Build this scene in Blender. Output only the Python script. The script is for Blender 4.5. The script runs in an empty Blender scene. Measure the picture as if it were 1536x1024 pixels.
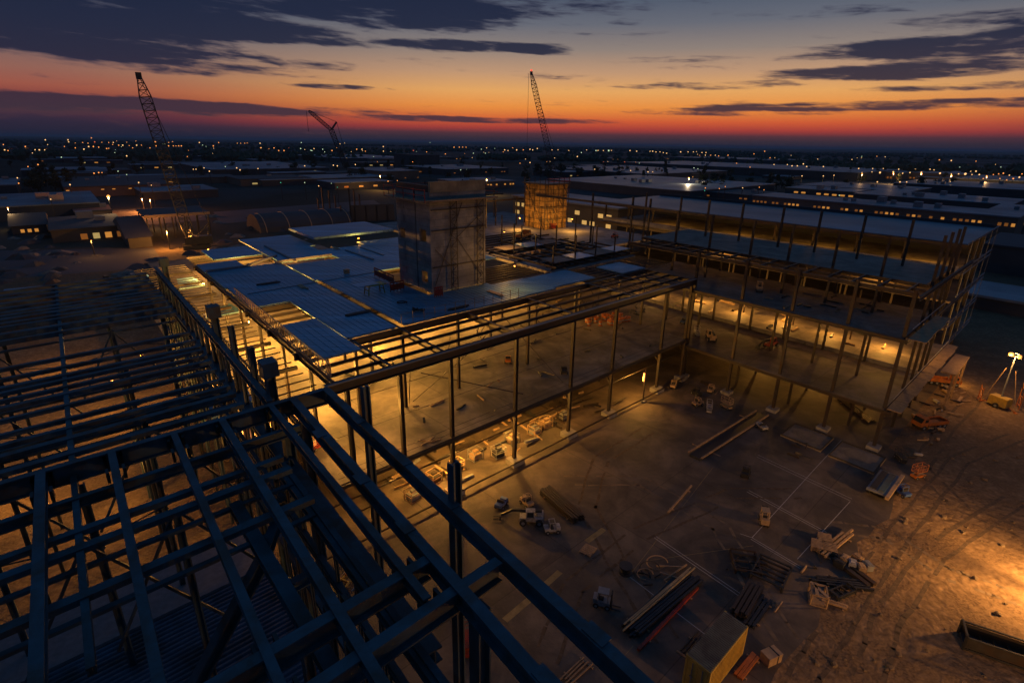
import bpy, math, random
from mathutils import Vector, Matrix
random.seed(7)
sc = bpy.context.scene
HAZE = 7e-5
COL = sc.collection
PI = math.pi
# ------------------------------------------------------------------ camera and site grid
F, CAMZ = 820.0, 30.0
PITCH = math.atan((512 - 215.5) / F)
ROLL = math.atan(0.0163)
fw = Vector((0, math.cos(PITCH), -math.sin(PITCH)))
up0 = Vector((0, math.sin(PITCH), math.cos(PITCH)))
rt0 = Vector((1, 0, 0))
IX = rt0 * math.cos(ROLL) + up0 * math.sin(ROLL)
IUP = -rt0 * math.sin(ROLL) + up0 * math.cos(ROLL)
CAM = Vector((0, 0, CAMZ))

def ray(x, y):
    return IX * (x - 768) / F - IUP * (y - 512) / F + fw

def px(x, y, z=0.0):
    d = ray(x, y)
    return CAM + d * ((z - CAMZ) / d.z)

def far(x, y, dist):
    d = ray(x, y)
    return CAM + d * (dist / math.hypot(d.x, d.y))

def _h(x, y):
    d = ray(x, y); d.z = 0
    return d.normalized()
U = _h(1690, 230)
V = _h(64, 203)
AU = math.atan2(U.y, U.x)
AV = math.atan2(V.y, V.x)

def W(u, v, z=0.0):
    return Vector((U.x * u + V.x * v, U.y * u + V.y * v, z))

def uv(p):
    det = U.x * V.y - V.x * U.y
    return ((p.x * V.y - V.x * p.y) / det, (U.x * p.y - p.x * U.y) / det)

# ------------------------------------------------------------------ mesh builder
Z = Vector((0, 0, 1))
class MB:
    def __init__(s):
        s.v = []; s.f = []
    def add(s, vs, fs):
        n = len(s.v)
        s.v += [Vector(a) for a in vs]
        s.f += [tuple(i + n for i in f) for f in fs]
        return s
    def hexa(s, a):
        return s.add(a, [(3, 2, 1, 0), (4, 5, 6, 7), (0, 1, 5, 4), (1, 2, 6, 5), (2, 3, 7, 6), (3, 0, 4, 7)])
    def box(s, c, size, rz=0.0):
        c = Vector(c); x, y, z = [k / 2 for k in size]
        R = Matrix.Rotation(rz, 3, 'Z')
        pts = [R @ Vector(p) + c for p in ((-x, -y, -z), (x, -y, -z), (x, y, -z), (-x, y, -z), (-x, -y, z), (x, -y, z), (x, y, z), (-x, y, z))]
        return s.hexa(pts)
    def bar(s, p, q, w, d=None, up=Z):
        p = Vector(p); q = Vector(q); d = d or w
        a = (q - p).normalized()
        if abs(a.dot(up)) > .98: up = U
        sx = a.cross(up).normalized(); sy = sx.cross(a).normalized()
        sx *= w / 2; sy *= d / 2
        return s.hexa([p - sx - sy, p + sx - sy, p + sx + sy, p - sx + sy, q - sx - sy, q + sx - sy, q + sx + sy, q - sx + sy])
    def ibeam(s, p, q, w, d, t=.07, up=Z, top=True):
        """I section; p and q run along the top face when top is set"""
        p = Vector(p); q = Vector(q)
        a = (q - p).normalized()
        if abs(a.dot(up)) > .98: up = U
        sx = a.cross(up).normalized(); sy = sx.cross(a).normalized()
        o = -sy * (d / 2) if top else Vector()
        s.bar(p + o + sy * (d / 2 - t / 2), q + o + sy * (d / 2 - t / 2), w, t, up)
        s.bar(p + o - sy * (d / 2 - t / 2), q + o - sy * (d / 2 - t / 2), w, t, up)
        s.bar(p + o, q + o, t * .8, d - 2 * t, up)
        return s
    def tube(s, p, q, r, n=8, r2=None):
        p = Vector(p); q = Vector(q); r2 = r if r2 is None else r2
        a = (q - p).normalized()
        h = Z if abs(a.z) < .95 else Vector((1, 0, 0))
        x = a.cross(h).normalized(); y = x.cross(a)
        vs = []
        for k in range(n):
            t = 2 * PI * k / n; e = x * math.cos(t) + y * math.sin(t)
            vs += [p + e * r, q + e * r2]
        fs = [(2 * k, 2 * k + 1, (2 * k + 3) % (2 * n), (2 * k + 2) % (2 * n)) for k in range(n)]
        fs += [tuple(range(0, 2 * n, 2)), tuple(range(2 * n - 1, 0, -2))]
        return s.add(vs, fs)
    def prism(s, poly, z0, z1):
        n = len(poly)
        vs = [Vector((p[0], p[1], z0)) for p in poly] + [Vector((p[0], p[1], z1)) for p in poly]
        fs = [tuple(range(n - 1, -1, -1)), tuple(range(n, 2 * n))] + [(i, (i + 1) % n, (i + 1) % n + n, i + n) for i in range(n)]
        return s.add(vs, fs)
    def uvbox(s, u0, u1, v0, v1, z0, z1):
        return s.prism([W(u0, v0), W(u1, v0), W(u1, v1), W(u0, v1)], z0, z1)
    def ball(s, c, r, n=8, m=5, sz=1.0):
        c = Vector(c); vs = [c + Vector((0, 0, -r * sz))]; fs = []
        for i in range(1, m):
            t = PI * i / m
            for k in range(n):
                ph = 2 * PI * k / n
                vs.append(c + Vector((r * math.sin(t) * math.cos(ph), r * math.sin(t) * math.sin(ph), -r * sz * math.cos(t))))
        vs.append(c + Vector((0, 0, r * sz)))
        for k in range(n):
            fs.append((0, 1 + (k + 1) % n, 1 + k))
            b = 1 + (m - 2) * n
            fs.append((len(vs) - 1, b + k, b + (k + 1) % n))
            for i in range(m - 2):
                a = 1 + i * n
                fs.append((a + k, a + (k + 1) % n, a + n + (k + 1) % n, a + n + k))
        return s.add(vs, fs)
    def build(s, name, mat, parent=None, origin=None, smooth=False):
        o = Vector(origin) if origin is not None else Vector()
        me = bpy.data.meshes.new(name)
        me.from_pydata([tuple(p - o) for p in s.v], [], s.f)
        me.update()
        if mat: me.materials.append(mat)
        if smooth:
            for p in me.polygons: p.use_smooth = True
        ob = bpy.data.objects.new(name, me)
        COL.objects.link(ob)
        if parent is not None: ob.parent = parent
        return ob

def tag(o, label, cat, group=None):
    o['label'] = label; o['category'] = cat
    if group: o['group'] = group
    return o

class Thing:
    """an Empty at the thing's base; parts are given in world metres unless local"""
    def __init__(s, name, label, cat, loc=(0, 0, 0), rz=0.0, group=None, local=False):
        s.o = bpy.data.objects.new(name, None); COL.objects.link(s.o)
        s.o.location = loc; s.o.rotation_euler = (0, 0, rz); s.o.empty_display_size = .2
        tag(s.o, label, cat, group); s.local = local; s.loc = Vector(loc)
    def part(s, name, mb, mat, smooth=False, label=None):
        ob = mb.build(name, mat, s.o, None if s.local else s.loc, smooth)
        if label: ob['label'] = label
        return ob
    def sub(s, parent, name, mb, mat, smooth=False):
        return mb.build(name, mat, parent, None if s.local else s.loc, smooth)

def copy_tree(o, parent=None):
    c = o.copy(); COL.objects.link(c); c.parent = parent
    for ch in list(o.children): copy_tree(ch, c)
    return c

def struct(name, mb, mat):
    o = mb.build(name, mat); o['kind'] = 'structure'; return o

def single(name, mb, mat, label, cat, loc=None, group=None, smooth=False):
    o = mb.build(name, mat, None, loc, smooth)
    if loc is not None: o.location = loc
    return tag(o, label, cat, group)

# ------------------------------------------------------------------ materials
def mat(name, col, rough=.6, metal=0.0, amt=.25, scale=1.5, bump=0.0, bscale=None, brick=None, rot=0.0, spec=.5, dirt=None, dscale=.25, vert=False, stretch=1.0):
    m = bpy.data.materials.new(name); m.use_nodes = True
    nt = m.node_tree; N = nt.nodes; L = nt.links
    b = N['Principled BSDF']
    b.inputs['Roughness'].default_value = rough; b.inputs['Metallic'].default_value = metal
    b.inputs['Specular IOR Level'].default_value = spec
    tc = N.new('ShaderNodeTexCoord'); mp = N.new('ShaderNodeMapping'); mp.inputs['Rotation'].default_value = (0, 0, rot); mp.inputs['Scale'].default_value = (stretch, 1, 1)
    L.new(tc.outputs['Object'], mp.inputs['Vector'])
    bv = mp.outputs[0]
    if vert:
        sp = N.new('ShaderNodeSeparateXYZ'); L.new(tc.outputs['Object'], sp.inputs[0]); ad = N.new('ShaderNodeMath'); L.new(sp.outputs[0], ad.inputs[0]); L.new(sp.outputs[1], ad.inputs[1])
        cb = N.new('ShaderNodeCombineXYZ'); L.new(ad.outputs[0], cb.inputs[0]); L.new(sp.outputs[2], cb.inputs[1]); bv = cb.outputs[0]
    n1 = N.new('ShaderNodeTexNoise'); n1.inputs['Scale'].default_value = scale; n1.inputs['Detail'].default_value = 6; n1.inputs['Roughness'].default_value = .6
    L.new(mp.outputs[0], n1.inputs['Vector'])
    rp = N.new('ShaderNodeValToRGB')
    rp.color_ramp.elements[0].position = .3; rp.color_ramp.elements[1].position = .7
    rp.color_ramp.elements[0].color = (*[c * (1 - amt) for c in col], 1); rp.color_ramp.elements[1].color = (*[min(1, c * (1 + amt)) for c in col], 1)
    L.new(n1.outputs['Fac'], rp.inputs[0])
    out = rp.outputs[0]
    if dirt:
        n2 = N.new('ShaderNodeTexNoise'); n2.inputs['Scale'].default_value = dscale; n2.inputs['Detail'].default_value = 8; n2.inputs['Roughness'].default_value = .65; n2.inputs['Distortion'].default_value = .6
        L.new(mp.outputs[0], n2.inputs['Vector'])
        r2 = N.new('ShaderNodeValToRGB'); r2.color_ramp.elements[0].position = .42; r2.color_ramp.elements[1].position = .62
        L.new(n2.outputs['Fac'], r2.inputs[0])
        mx = N.new('ShaderNodeMix'); mx.data_type = 'RGBA'
        L.new(r2.outputs[0], mx.inputs['Factor']); L.new(out, mx.inputs['A']); mx.inputs['B'].default_value = (*dirt, 1)
        out = mx.outputs['Result']
    if brick:
        bw, bh, ms, dark = brick
        br = N.new('ShaderNodeTexBrick')
        br.inputs['Scale'].default_value = 1; br.inputs['Brick Width'].default_value = bw; br.inputs['Row Height'].default_value = bh
        br.inputs['Mortar Size'].default_value = ms; br.inputs['Mortar Smooth'].default_value = .1
        br.inputs['Color1'].default_value = (1, 1, 1, 1); br.inputs['Color2'].default_value = (.8, .8, .8, 1); br.inputs['Mortar'].default_value = (dark, dark, dark, 1)
        L.new(bv, br.inputs['Vector'])
        mx = N.new('ShaderNodeMix'); mx.data_type = 'RGBA'; mx.blend_type = 'MULTIPLY'; mx.inputs['Factor'].default_value = 1
        L.new(out, mx.inputs['A']); L.new(br.outputs['Color'], mx.inputs['B']); out = mx.outputs['Result']
    L.new(out, b.inputs['Base Color'])
    mr = N.new('ShaderNodeMapRange'); mr.inputs['To Min'].default_value = max(.05, rough - .12); mr.inputs['To Max'].default_value = min(1, rough + .12)
    L.new(n1.outputs['Fac'], mr.inputs['Value']); L.new(mr.outputs[0], b.inputs['Roughness'])
    if bump:
        n3 = N.new('ShaderNodeTexNoise'); n3.inputs['Scale'].default_value = bscale or scale * 4; n3.inputs['Detail'].default_value = 8
        L.new(mp.outputs[0], n3.inputs['Vector'])
        bp = N.new('ShaderNodeBump'); bp.inputs['Strength'].default_value = 1.0; bp.inputs['Distance'].default_value = bump
        L.new(n3.outputs['Fac'], bp.inputs['Height']); L.new(bp.outputs[0], b.inputs['Normal'])
    return m

def glow(name, col, strength):
    m = bpy.data.materials.new(name); m.use_nodes = True
    b = m.node_tree.nodes['Principled BSDF']
    b.inputs['Base Color'].default_value = (*col, 1)
    b.inputs['Emission Color'].default_value = (*col, 1); b.inputs['Emission Strength'].default_value = strength
    m.cycles.emission_sampling = 'NONE'
    return m

M = dict(
    steel=mat('blue_grey_steel', (.066, .118, .145), .55, .15, .3, 1.2, .006, 22, dirt=(.075, .06, .05), dscale=.6),
    iron=mat('dark_primed_steel', (.044, .039, .037), .5, .2, .3, 1.5, dirt=(.06, .035, .022), dscale=.8),
    deck=mat('metal_deck', (.22, .46, .66), .40, .3, .30, .9, .004, 5, stretch=.12, brick=(1.05, .75, .02, .35), rot=-AV, dirt=(.14, .29, .42), dscale=.18),
    corr=mat('corrugated_deck', (.14, .19, .26), .5, .3, .2, .8, dirt=(.08, .09, .1), dscale=.5),
    slab=mat('concrete_floor', (.25, .20, .15), .72, 0, .38, .55, .012, 5, brick=(7.6, 7.6, .035, .4), rot=-AU, dirt=(.10, .078, .058), dscale=.2),
    wingfloor=mat('dusty_deck_floor', (.24, .19, .16), .75, 0, .3, .8, .01, 5, brick=(4.5, 1.5, .03, .5), rot=-AV, dirt=(.12, .095, .08), dscale=.3),
    roofslab=mat('dusty_concrete_roof', (.27, .25, .24), .8, 0, .25, .8, .02, 3, dirt=(.13, .12, .12), dscale=.3),
    yard=mat('stained_concrete_yard', (.165, .125, .095), .72, 0, .38, .45, .02, 4, brick=(11, 11, .035, .5), rot=-AU, dirt=(.07, .056, .046), dscale=.19),
    conc=mat('grey_concrete', (.37, .35, .32), .92, 0, .2, .7, .012, 4, spec=.12, vert=True, brick=(3.1, .75, .025, .6), dirt=(.22, .21, .21), dscale=.4),
    wood=mat('raw_timber', (.36, .24, .14), .75, 0, .3, 2.5),
    ply=mat('form_plywood', (.42, .32, .18), .7, 0, .22, .9, dirt=(.24, .18, .1), dscale=.5),
    wrap=mat('scaffold_sheeting', (.48, .28, .08), .85, 0, .4, 1.2, .05, 2.5, vert=True, brick=(1.5, 1.1, .07, .35), dirt=(.20, .11, .03), dscale=.9),
    white=mat('white_paint', (.42, .42, .44), .5, 0, .2, 3, dirt=(.2, .18, .16), dscale=1.5),
    grey=mat('grey_paint', (.22, .23, .25), .5, .1, .2, 3),
    black=mat('black_rubber', (.022, .022, .024), .8, 0, .2, 4),
    dark=mat('dark_metal', (.04, .042, .048), .5, .3, .3, 3),
    red=mat('red_paint', (.42, .045, .025), .5, 0, .25, 2, dirt=(.22, .04, .02), dscale=1),
    orange=mat('orange_paint', (.55, .16, .025), .5, 0, .2, 2, dirt=(.3, .12, .03), dscale=1.2),
    yellow=mat('yellow_paint', (.55, .36, .05), .5, 0, .2, 2, dirt=(.33, .24, .08), dscale=1.2),
    blue=mat('blue_paint', (.05, .11, .32), .5, 0, .2, 2),
    tan=mat('tan_paint', (.42, .29, .17), .55, 0, .2, 2),
    box=mat('yellow_container_paint', (.62, .42, .08), .55, 0, .15, 1.0, dirt=(.42, .28, .07), dscale=.9),
    boxroof=mat('container_roof_paint', (.22, .2, .14), .6, .1, .2, 1.2, dirt=(.14, .11, .08), dscale=.8),
    glass=mat('dark_glass', (.02, .03, .04), .12, 0, .1, 2, spec=.8),
    wall=mat('city_wall', (.07, .07, .075), .85, 0, .25, .12),
    wallwarm=mat('city_brick_wall', (.18, .13, .10), .85, 0, .25, .12),
    roof=mat('pale_metal_roof', (.22, .28, .34), .5, .2, .25, .06, brick=(80, 6, .12, .8), rot=-AV, dirt=(.12, .15, .19), dscale=.03),
    roofdark=mat('dark_felt_roof', (.06, .065, .075), .8, 0, .3, .06),
    leaf=mat('tree_leaves', (.035, .05, .022), .8, 0, .4, .8),
    bark=mat('tree_bark', (.05, .04, .03), .9, 0, .3, 3),
    pale=mat('pale_line', (.5, .48, .45), .8, 0, .2, 3),
    tanline=mat('worn_yellow_tape', (.33, .24, .10), .8, 0, .35, 1.5),
    lot=mat('pale_gravel_lot', (.065, .07, .08), .9, 0, .35, .05),
    pad=mat('concrete_pad', (.24, .2, .16), .8, 0, .2, .8, dirt=(.13, .11, .09), dscale=.5),
)
G = dict(
    sodium=glow('sodium_bulb', (1, .38, .08), 1.6),
    bulb=glow('work_lamp_bulb', (1, .38, .08), 1.7),
    city=glow('city_lamp_orange', (1, .33, .07), 1.5),
    citywarm=glow('city_lamp_warm', (1, .55, .2), 1.6),
    citywhite=glow('city_lamp_white', (.75, 1, .6), 1.1),
    cityred=glow('city_lamp_red', (1, .16, .05), 1.1),
    green=glow('signal_green', (.1, .9, .55), .6),
    red=glow('beacon_red', (1, .05, .03), 2),
    win=glow('lit_window', (1, .40, .07), .5),
    winy=glow('lit_window_pale', (.95, .66, .22), .38),
    windim=glow('dim_window', (.9, .30, .05), .16),
)

# ground: city plain with patches of wood, fields and lots
def ground_mat():
    m = bpy.data.materials.new('plain_ground'); m.use_nodes = True
    nt = m.node_tree; N = nt.nodes; L = nt.links; b = N['Principled BSDF']; b.inputs['Roughness'].default_value = .95
    b.inputs['Specular IOR Level'].default_value = .1
    tc = N.new('ShaderNodeTexCoord')
    def noise(s, d=6, dist=0):
        n = N.new('ShaderNodeTexNoise'); n.inputs['Scale'].default_value = s; n.inputs['Detail'].default_value = d; n.inputs['Distortion'].default_value = dist
        L.new(tc.outputs['Object'], n.inputs['Vector']); return n.outputs['Fac']
    def ramp(f, a, c0, bb, c1):
        r = N.new('ShaderNodeValToRGB'); e = r.color_ramp.elements
        e[0].position = a; e[1].position = bb; e[0].color = (*c0, 1); e[1].color = (*c1, 1); L.new(f, r.inputs[0]); return r.outputs[0]
    def mix(f, a, c):
        x = N.new('ShaderNodeMix'); x.data_type = 'RGBA'; L.new(f, x.inputs['Factor']); L.new(a, x.inputs['A']); L.new(c, x.inputs['B']); return x.outputs['Result']
    field = ramp(noise(.006, 8, .5), .35, (.028, .034, .028), .65, (.07, .075, .07))
    lots = ramp(noise(.02, 4), .3, (.05, .055, .06), .7, (.11, .12, .13))
    city = mix(ramp(noise(.0035, 3), .5, (0, 0, 0), .58, (1, 1, 1)), field, lots)
    dirt = mix(ramp(noise(.45, 9, .8), .4, (0, 0, 0), .6, (1, 1, 1)), ramp(noise(2.2, 8), .3, (.145, .095, .054), .7, (.34, .23, .138)), ramp(noise(6, 6), .3, (.11, .072, .042), .7, (.27, .18, .108)))
    ln = N.new('ShaderNodeVectorMath'); ln.operation = 'LENGTH'; L.new(tc.outputs['Object'], ln.inputs[0])
    near = N.new('ShaderNodeMapRange'); near.inputs['From Min'].default_value = 120; near.inputs['From Max'].default_value = 230; L.new(ln.outputs['Value'], near.inputs['Value'])
    L.new(mix(near.outputs[0], dirt, city), b.inputs['Base Color'])
    bp = N.new('ShaderNodeBump'); bp.inputs['Distance'].default_value = .17; bp.inputs['Strength'].default_value = 1.0
    L.new(noise(1.6, 10, .4), bp.inputs['Height']); L.new(bp.outputs[0], b.inputs['Normal'])
    return m
gm = MB(); n = 64; rings = [0, 60, 250, 1200, 6000, 40000]
gm.v.append(Vector((0, 0, 0)))
for r in rings[1:]:
    for k in range(n): gm.v.append(Vector((r * math.cos(2 * PI * k / n), r * math.sin(2 * PI * k / n), 0)))
for k in range(n): gm.f.append((0, 1 + k, 1 + (k + 1) % n))
for i in range(len(rings) - 2):
    a = 1 + i * n
    for k in range(n): gm.f.append((a + k, a + n + k, a + n + (k + 1) % n, a + (k + 1) % n))
struct('ground', gm, ground_mat())

def sheet(name, poly, z, m):
    return struct(name, MB().add([Vector((p[0], p[1], z)) for p in poly], [tuple(range(len(poly)))]), m)
edge = [W(-30, 6.6)]
for k in range(31): edge.append(W(8 + k * 1.85, 6.4 + .35 * math.sin(k * 1.3) + random.uniform(-.25, .25)))
sheet('concrete_yard', edge + [W(64, 9.4), W(64, 34), W(8, 34), W(-30, 34)], .004, M['yard'])
sheet('under_hall_floor', [W(8, 34), W(101, 34), W(101, 101), W(8, 101)], .004, M['yard'])
sheet('under_wing_floor', [W(64, 9.4), W(101, 9.4), W(101, 34), W(64, 34)], .004, M['yard'])
# ------------------------------------------------------------------ lamps
def point(parent, loc, power, col=(1, .455, .075), r=.12):
    l = bpy.data.lights.new('lamp_light', 'POINT'); l.energy = power; l.color = col; l.shadow_soft_size = r
    o = bpy.data.objects.new('lamp_light', l); COL.objects.link(o)
    if parent: o.parent = parent
    o.location = loc; return o
LAMPK = 1.0
_lampbase = {}
def hang_lamp(p, power, label, col=(1, .455, .075), drop=.6, group='work lamps hung under the steel'):
    t = Thing('work_lamp', label, 'lamp', p, group=group, local=True)
    if not _lampbase:
        _lampbase['a'] = MB().bar((0, 0, drop), (0, 0, .16), .04).tube((0, 0, .02), (0, 0, .18), .2, 10, .07)
        _lampbase['b'] = MB().ball((0, 0, -.03), .13)
    t.part('lamp_shade', _lampbase['a'], M['dark']); t.part('bulb', _lampbase['b'], G['bulb'])
    point(t.o, (0, 0, -.34), power * LAMPK, col)
    return t

# ------------------------------------------------------------------ foreground steel roof frame
t = Thing('steel_roof_frame', 'blue grey unroofed steel frame of deep beams filling the lower left', 'steel frame', W(6, 24))
S = M['steel']
def beam(t, name, p, q, w, d, m=S, tk=.06, top=True): return t.part(name, MB().ibeam(p, q, w, d, tk, top=top), m)
ZF = 18.5
beam(t, 'girder', W(-26, 24.45, ZF), W(8.55, 24.2, ZF), .30, .8)
beam(t, 'girder', W(-26, 22.5, ZF - .5), W(6.4, 22.4, ZF - .5), .24, .42)
beam(t, 'girder', W(-8, 9.3, ZF - .06), W(8.0, 9.65, ZF - .06), .34, .7)
beam(t, 'girder', W(-8, 11.05, ZF - .05), W(6.35, 11.1, ZF - .05), .34, .66)
beam(t, 'edge_beam', W(8.4, 24.1, ZF + .02), W(8.1, -6, ZF + .02), .35, .6)
beam(t, 'edge_beam', W(6.75, 24.1, ZF + .02), W(6.2, -6, ZF + .02), .34, .6)
for u0, v0, u1, v1, w in ((5.7, 24.1, 5.55, 9.8, .34), (3.6, 24.1, 3.5, 7.4, .40), (1.75, 24.1, 1.6, -6, .34), (-.4, 24.1, -.5, -6, .36), (-2.55, 24.1, -2.7, -6, .42), (-4.9, 24.1, -5, -6, .36), (-7.2, 24.1, -7.3, -6, .36)):
    beam(t, 'joist', W(u0, v0, ZF + .025), W(u1, v1, ZF + .025), w * .7, .38)
beam(t, 'low_beam', W(4.9, 20.5, 17.2), W(5.0, 7, 17.2), .24, .4)
beam(t, 'low_beam', px(352, 752, 17.4), px(520, 1035, 17.4), .42, .4)
beam(t, 'low_beam', px(415, 752, 15.4), px(470, 725, 15.4), .4, .45)
beam(t, 'low_beam', px(438, 872, 13.0), px(466, 856, 13.0), .4, .45)
for a, b, w in (((419, 776, 17.6), (396, 834, 16.9), .34), ((395, 838, 16.8), (292, 1030, 13.2), .4), ((432, 690, 16.6), (478, 790, 12.0), .26), ((330, 640, 17.5), (420, 800, 13.5), .24)):
    t.part('brace', MB().ibeam(px(*a), px(*b), w, w, .06, top=False), S)
def column(t, u, v, z0, z1, w=.45, m=S, name='column', cap=False):
    w *= .74
    c = t.part(name, MB().ibeam(W(u, v, z0), W(u, v, z1), w, w, .06, up=U, top=False), m)
    if cap: t.sub(c, 'column_cap', MB().uvbox(u - .36, u + .36, v - .42, v + .42, z1 - .05, z1 + .7), m)
    return c
for u, v, z, w, cap in ((8.72, 20.1, 20, .42, 0), (8.5, 12.7, 20, .46, 0), (6.2, 25.6, 19.4, .55, 1), (6.2, 37.2, 19.4, .55, 1), (6.15, 32.4, 20, .40, 0), (6.1, 28.2, 20, .40, 0), (6.2, 57, 19.2, .55, 1),
                        (5.95, 22.9, 17.9, .6, 0), (6.9, 23.4, 17.6, .6, 0), (7.0, 9.3, 17.6, .62, 0), (3.4, 14.5, 15.5, .45, 0), (-1.6, 24.4, 17.4, .4, 0), (-9, 24.4, 17.4, .4, 0), (4.3, 47, 17.6, .4, 0), (6.1, 45.5, 18, .42, 0), (6.1, 51, 18, .42, 0)):
    column(t, u, v, 0, z, w, cap=cap)
# side wall of rails and posts running away along u = 6
for z, w, d in ((18.45, .30, .45), (16.25, .46, .55), (12.6, .26, .3), (9.3, .26, .3)):
    beam(t, 'rail', W(5.85, 61, z), W(5.85, 24.7 if z > 17 else 10, z), w, d)
for z in (15.0, 17.3):
    beam(t, 'rail', W(5.1, 40, z), W(5.1, 8, z), .2, .3)
for k in range(19):
    v = 26 + k * 1.9
    t.part('post', MB().ibeam(W(5.85, v, 9.3 if k % 3 else 0), W(5.85, v, 18.2), .2, .2, .05, up=U, top=False), S)
for k in range(7):
    v = 12 + k * 1.8
    t.part('post', MB().ibeam(W(5.1, v, 9), W(5.1, v, 17.2), .12, .12, .03, up=U, top=False), S)
for k in range(22):
    u_ = (-2.55, -.4, 1.75, 3.6, 5.7)[k % 5]; v_ = (24.0, 22.9, 11.4, 9.9)[k // 5 % 4]
    for sx_ in (-1, 1):
        t.part('bolt_plate', MB().uvbox(u_ + sx_ * .26 - .05, u_ + sx_ * .26 + .05, v_ - .2, v_ + .2, ZF - .55, ZF - .12), M['iron'])
for v_ in (20.1, 16, 12.7, 6, 2):
    for u_ in (8.3, 6.5): t.part('splice_plate', MB().uvbox(u_ - .2, u_ + .2, v_ - .35, v_ + .35, ZF + .022, ZF + .05), M['steel'])
# roof joists on the left
for v in (60.2, 58.6, 57.2, 55.6, 54.0, 52.6, 51.6, 50.6, 49.4, 48.4, 46.6, 44.9, 39.4, 37.6, 36.2, 35.4, 34.3, 33.3, 31.7, 30.0, 28.9, 27.8, 26.3, 20.3, 19.3, 16.9):
    p_, q_ = W(-30, v - .25, 17.9), W(4.95, v, 17.9); mb = MB(); dz = random.choice((.55, .7, .62)); w = random.choice((.15, .19, .23))
    w *= 2.3 if v > 44 else 1.5
    mb.bar(p_, q_, w, .3 if v > 44 else .2); mb.bar(p_ - Z * dz, q_ - Z * dz, w * .6, .12)
    for k in range(11 if v in (60.2, 51.6, 46.6, 39.4, 34.8, 30.0, 20.3) else 0):
        a_, b_ = p_.lerp(q_, k / 11), p_.lerp(q_, (k + 1) / 11); mb.bar(a_ - Z * (dz if k % 2 else 0), b_ - Z * (0 if k % 2 else dz), .035)
    t.part('roof_joist', mb, S)
for u in (-1.7, -9.5, -18):
    beam(t, 'tie_beam', W(u, 60, 17.95), W(u, 14, 17.95), .2, .25)
for u in (-9.5, -5.2, 1.0):
    for v in (20, 28.3, 36.2, 44.9, 51.6):
        t.part('post', MB().ibeam(W(u, v, 0), W(u, v, 17.5), .24, .24, .05, up=U, top=False), S)
for u, v in ((-9.5, 28.3), (-5.2, 28.3), (-1.7, 20.3), (-9.5, 20.3), (-5.2, 36.2), (1, 28.3), (1, 20.3), (-14, 28.3), (-5.2, 44.9), (1, 44.9)):
    t.part('brace', MB().bar(W(u, v, 17.4), W(u + 3.6, v - .3, 12.0), .1), S)
    t.part('brace', MB().bar(W(u, v, 17.4), W(u - 2.6, v - .2, 12.8), .09), S)

# lower corrugated deck and slab under the frame
t = Thing('lower_floor', 'dark lower floor with corrugated steel decking under the beams, bottom left', 'floor', W(0, 20))
mb = MB(); n = 84
for k in range(n):
    v0 = 2.5 + k * .285
    prof = ((0, 0), (.05, .11), (.14, .11), (.19, 0), (.285, 0))
    for (a, za), (b, zb) in zip(prof, prof[1:]):
        i = len(mb.v)
        mb.v += [W(-16, v0 + a, 8.0 + za), W(5.3, v0 + a, 8.0 + za), W(5.3, v0 + b, 8.0 + zb), W(-16, v0 + b, 8.0 + zb)]
        mb.f.append((i, i + 1, i + 2, i + 3))
t.part('corrugated_deck', mb, M['corr'])
t.part('slab', MB().uvbox(-16, 5.4, 26.45, 30.4, 7.4, 7.95), M['grey'])
t.part('curb', MB().uvbox(-16, 5.4, 26.43, 26.75, 7.952, 8.22), M['grey'])
for u in (-8, -1, 4.6): t.part('column', MB().uvbox(u - .2, u + .2, 29.3, 29.7, 0, 7.39), M['steel'])

def lattice_(p, q, wv, n, r=.03):
    mb = MB(); mb.bar(p, q, r * 2.6); mb.bar(p + wv, q + wv, r * 2.2)
    for k in range(n):
        a = p.lerp(q, k / n); b = p.lerp(q, (k + 1) / n); mb.bar(a if k % 2 else a + wv, b + wv if k % 2 else b, r * 1.4)
    return mb
# ------------------------------------------------------------------ central hall
HT = Thing('steel_hall', 'central two storey steel hall with a lit concrete floor and blue roof panels', 'building', W(12, 34))
t = HT; IR = M['iron']; ZR = 13.9; Z1 = 5.8
t.part('floor_slab', MB().prism([W(11.5, 34), W(61.9, 34), W(61.9, 101), W(48, 101), W(48, 132), W(11.5, 132)], 5.45, Z1), M['slab'])
beam(t, 'edge_beam', W(11.5, 33.9, 5.72), W(61.8, 33.9, 5.72), .14, .3, IR)
beam(t, 'roof_girder', W(11.8, 34.3, ZR), W(62.4, 34.3, ZR), .46, .8, IR)
t.part('flashing', MB().bar(W(11.8, 34.02, ZR + .03), W(62.4, 34.02, ZR + .03), .16, .10), M['grey'])
t.part('ledger', MB().bar(W(8.5, 33.4, 0.5), W(61.5, 33.4, .5), .12, .16), IR)
t.part('ledger', MB().bar(W(8.5, 35.2, 3.3), W(61.5, 35.2, 3.3), .10, .12), IR)
for u in (13.4, 17.8, 22.7, 30.3, 38.4, 45.6, 55.7, 61.6):
    c = column(t, u, 34.15, 0 if u > 20 else 5.8, 13.1, .42, IR)
    if u > 20:
        t.part('footing', MB().prism([W(u + a, 34.0 + b) for a, b in ((-.75, -.65), (.75, -.65), (.75, .65), (-.75, .65))], 0.01, .55), M['conc'])
        t.part('knee_brace', MB().bar(W(u, 34.2, 4.1), W(u, 35.6, 5.4), .16), IR)
for v, us in ((41.8, (13.4, 17.5, 22.3, 28.8, 38.9, 47, 56, 61.8)), (49, (13.4, 17.5, 22.3, 38.9, 47, 56)), (56.4, (13.4, 22.3, 47, 56)), (64, (13.4, 22.3, 38.9, 56)), (72, (13.4, 30, 47)), (80, (13.4, 30, 47))):
    for u in us: column(t, u, v, Z1, ZR - .6, .36, IR)
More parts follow.
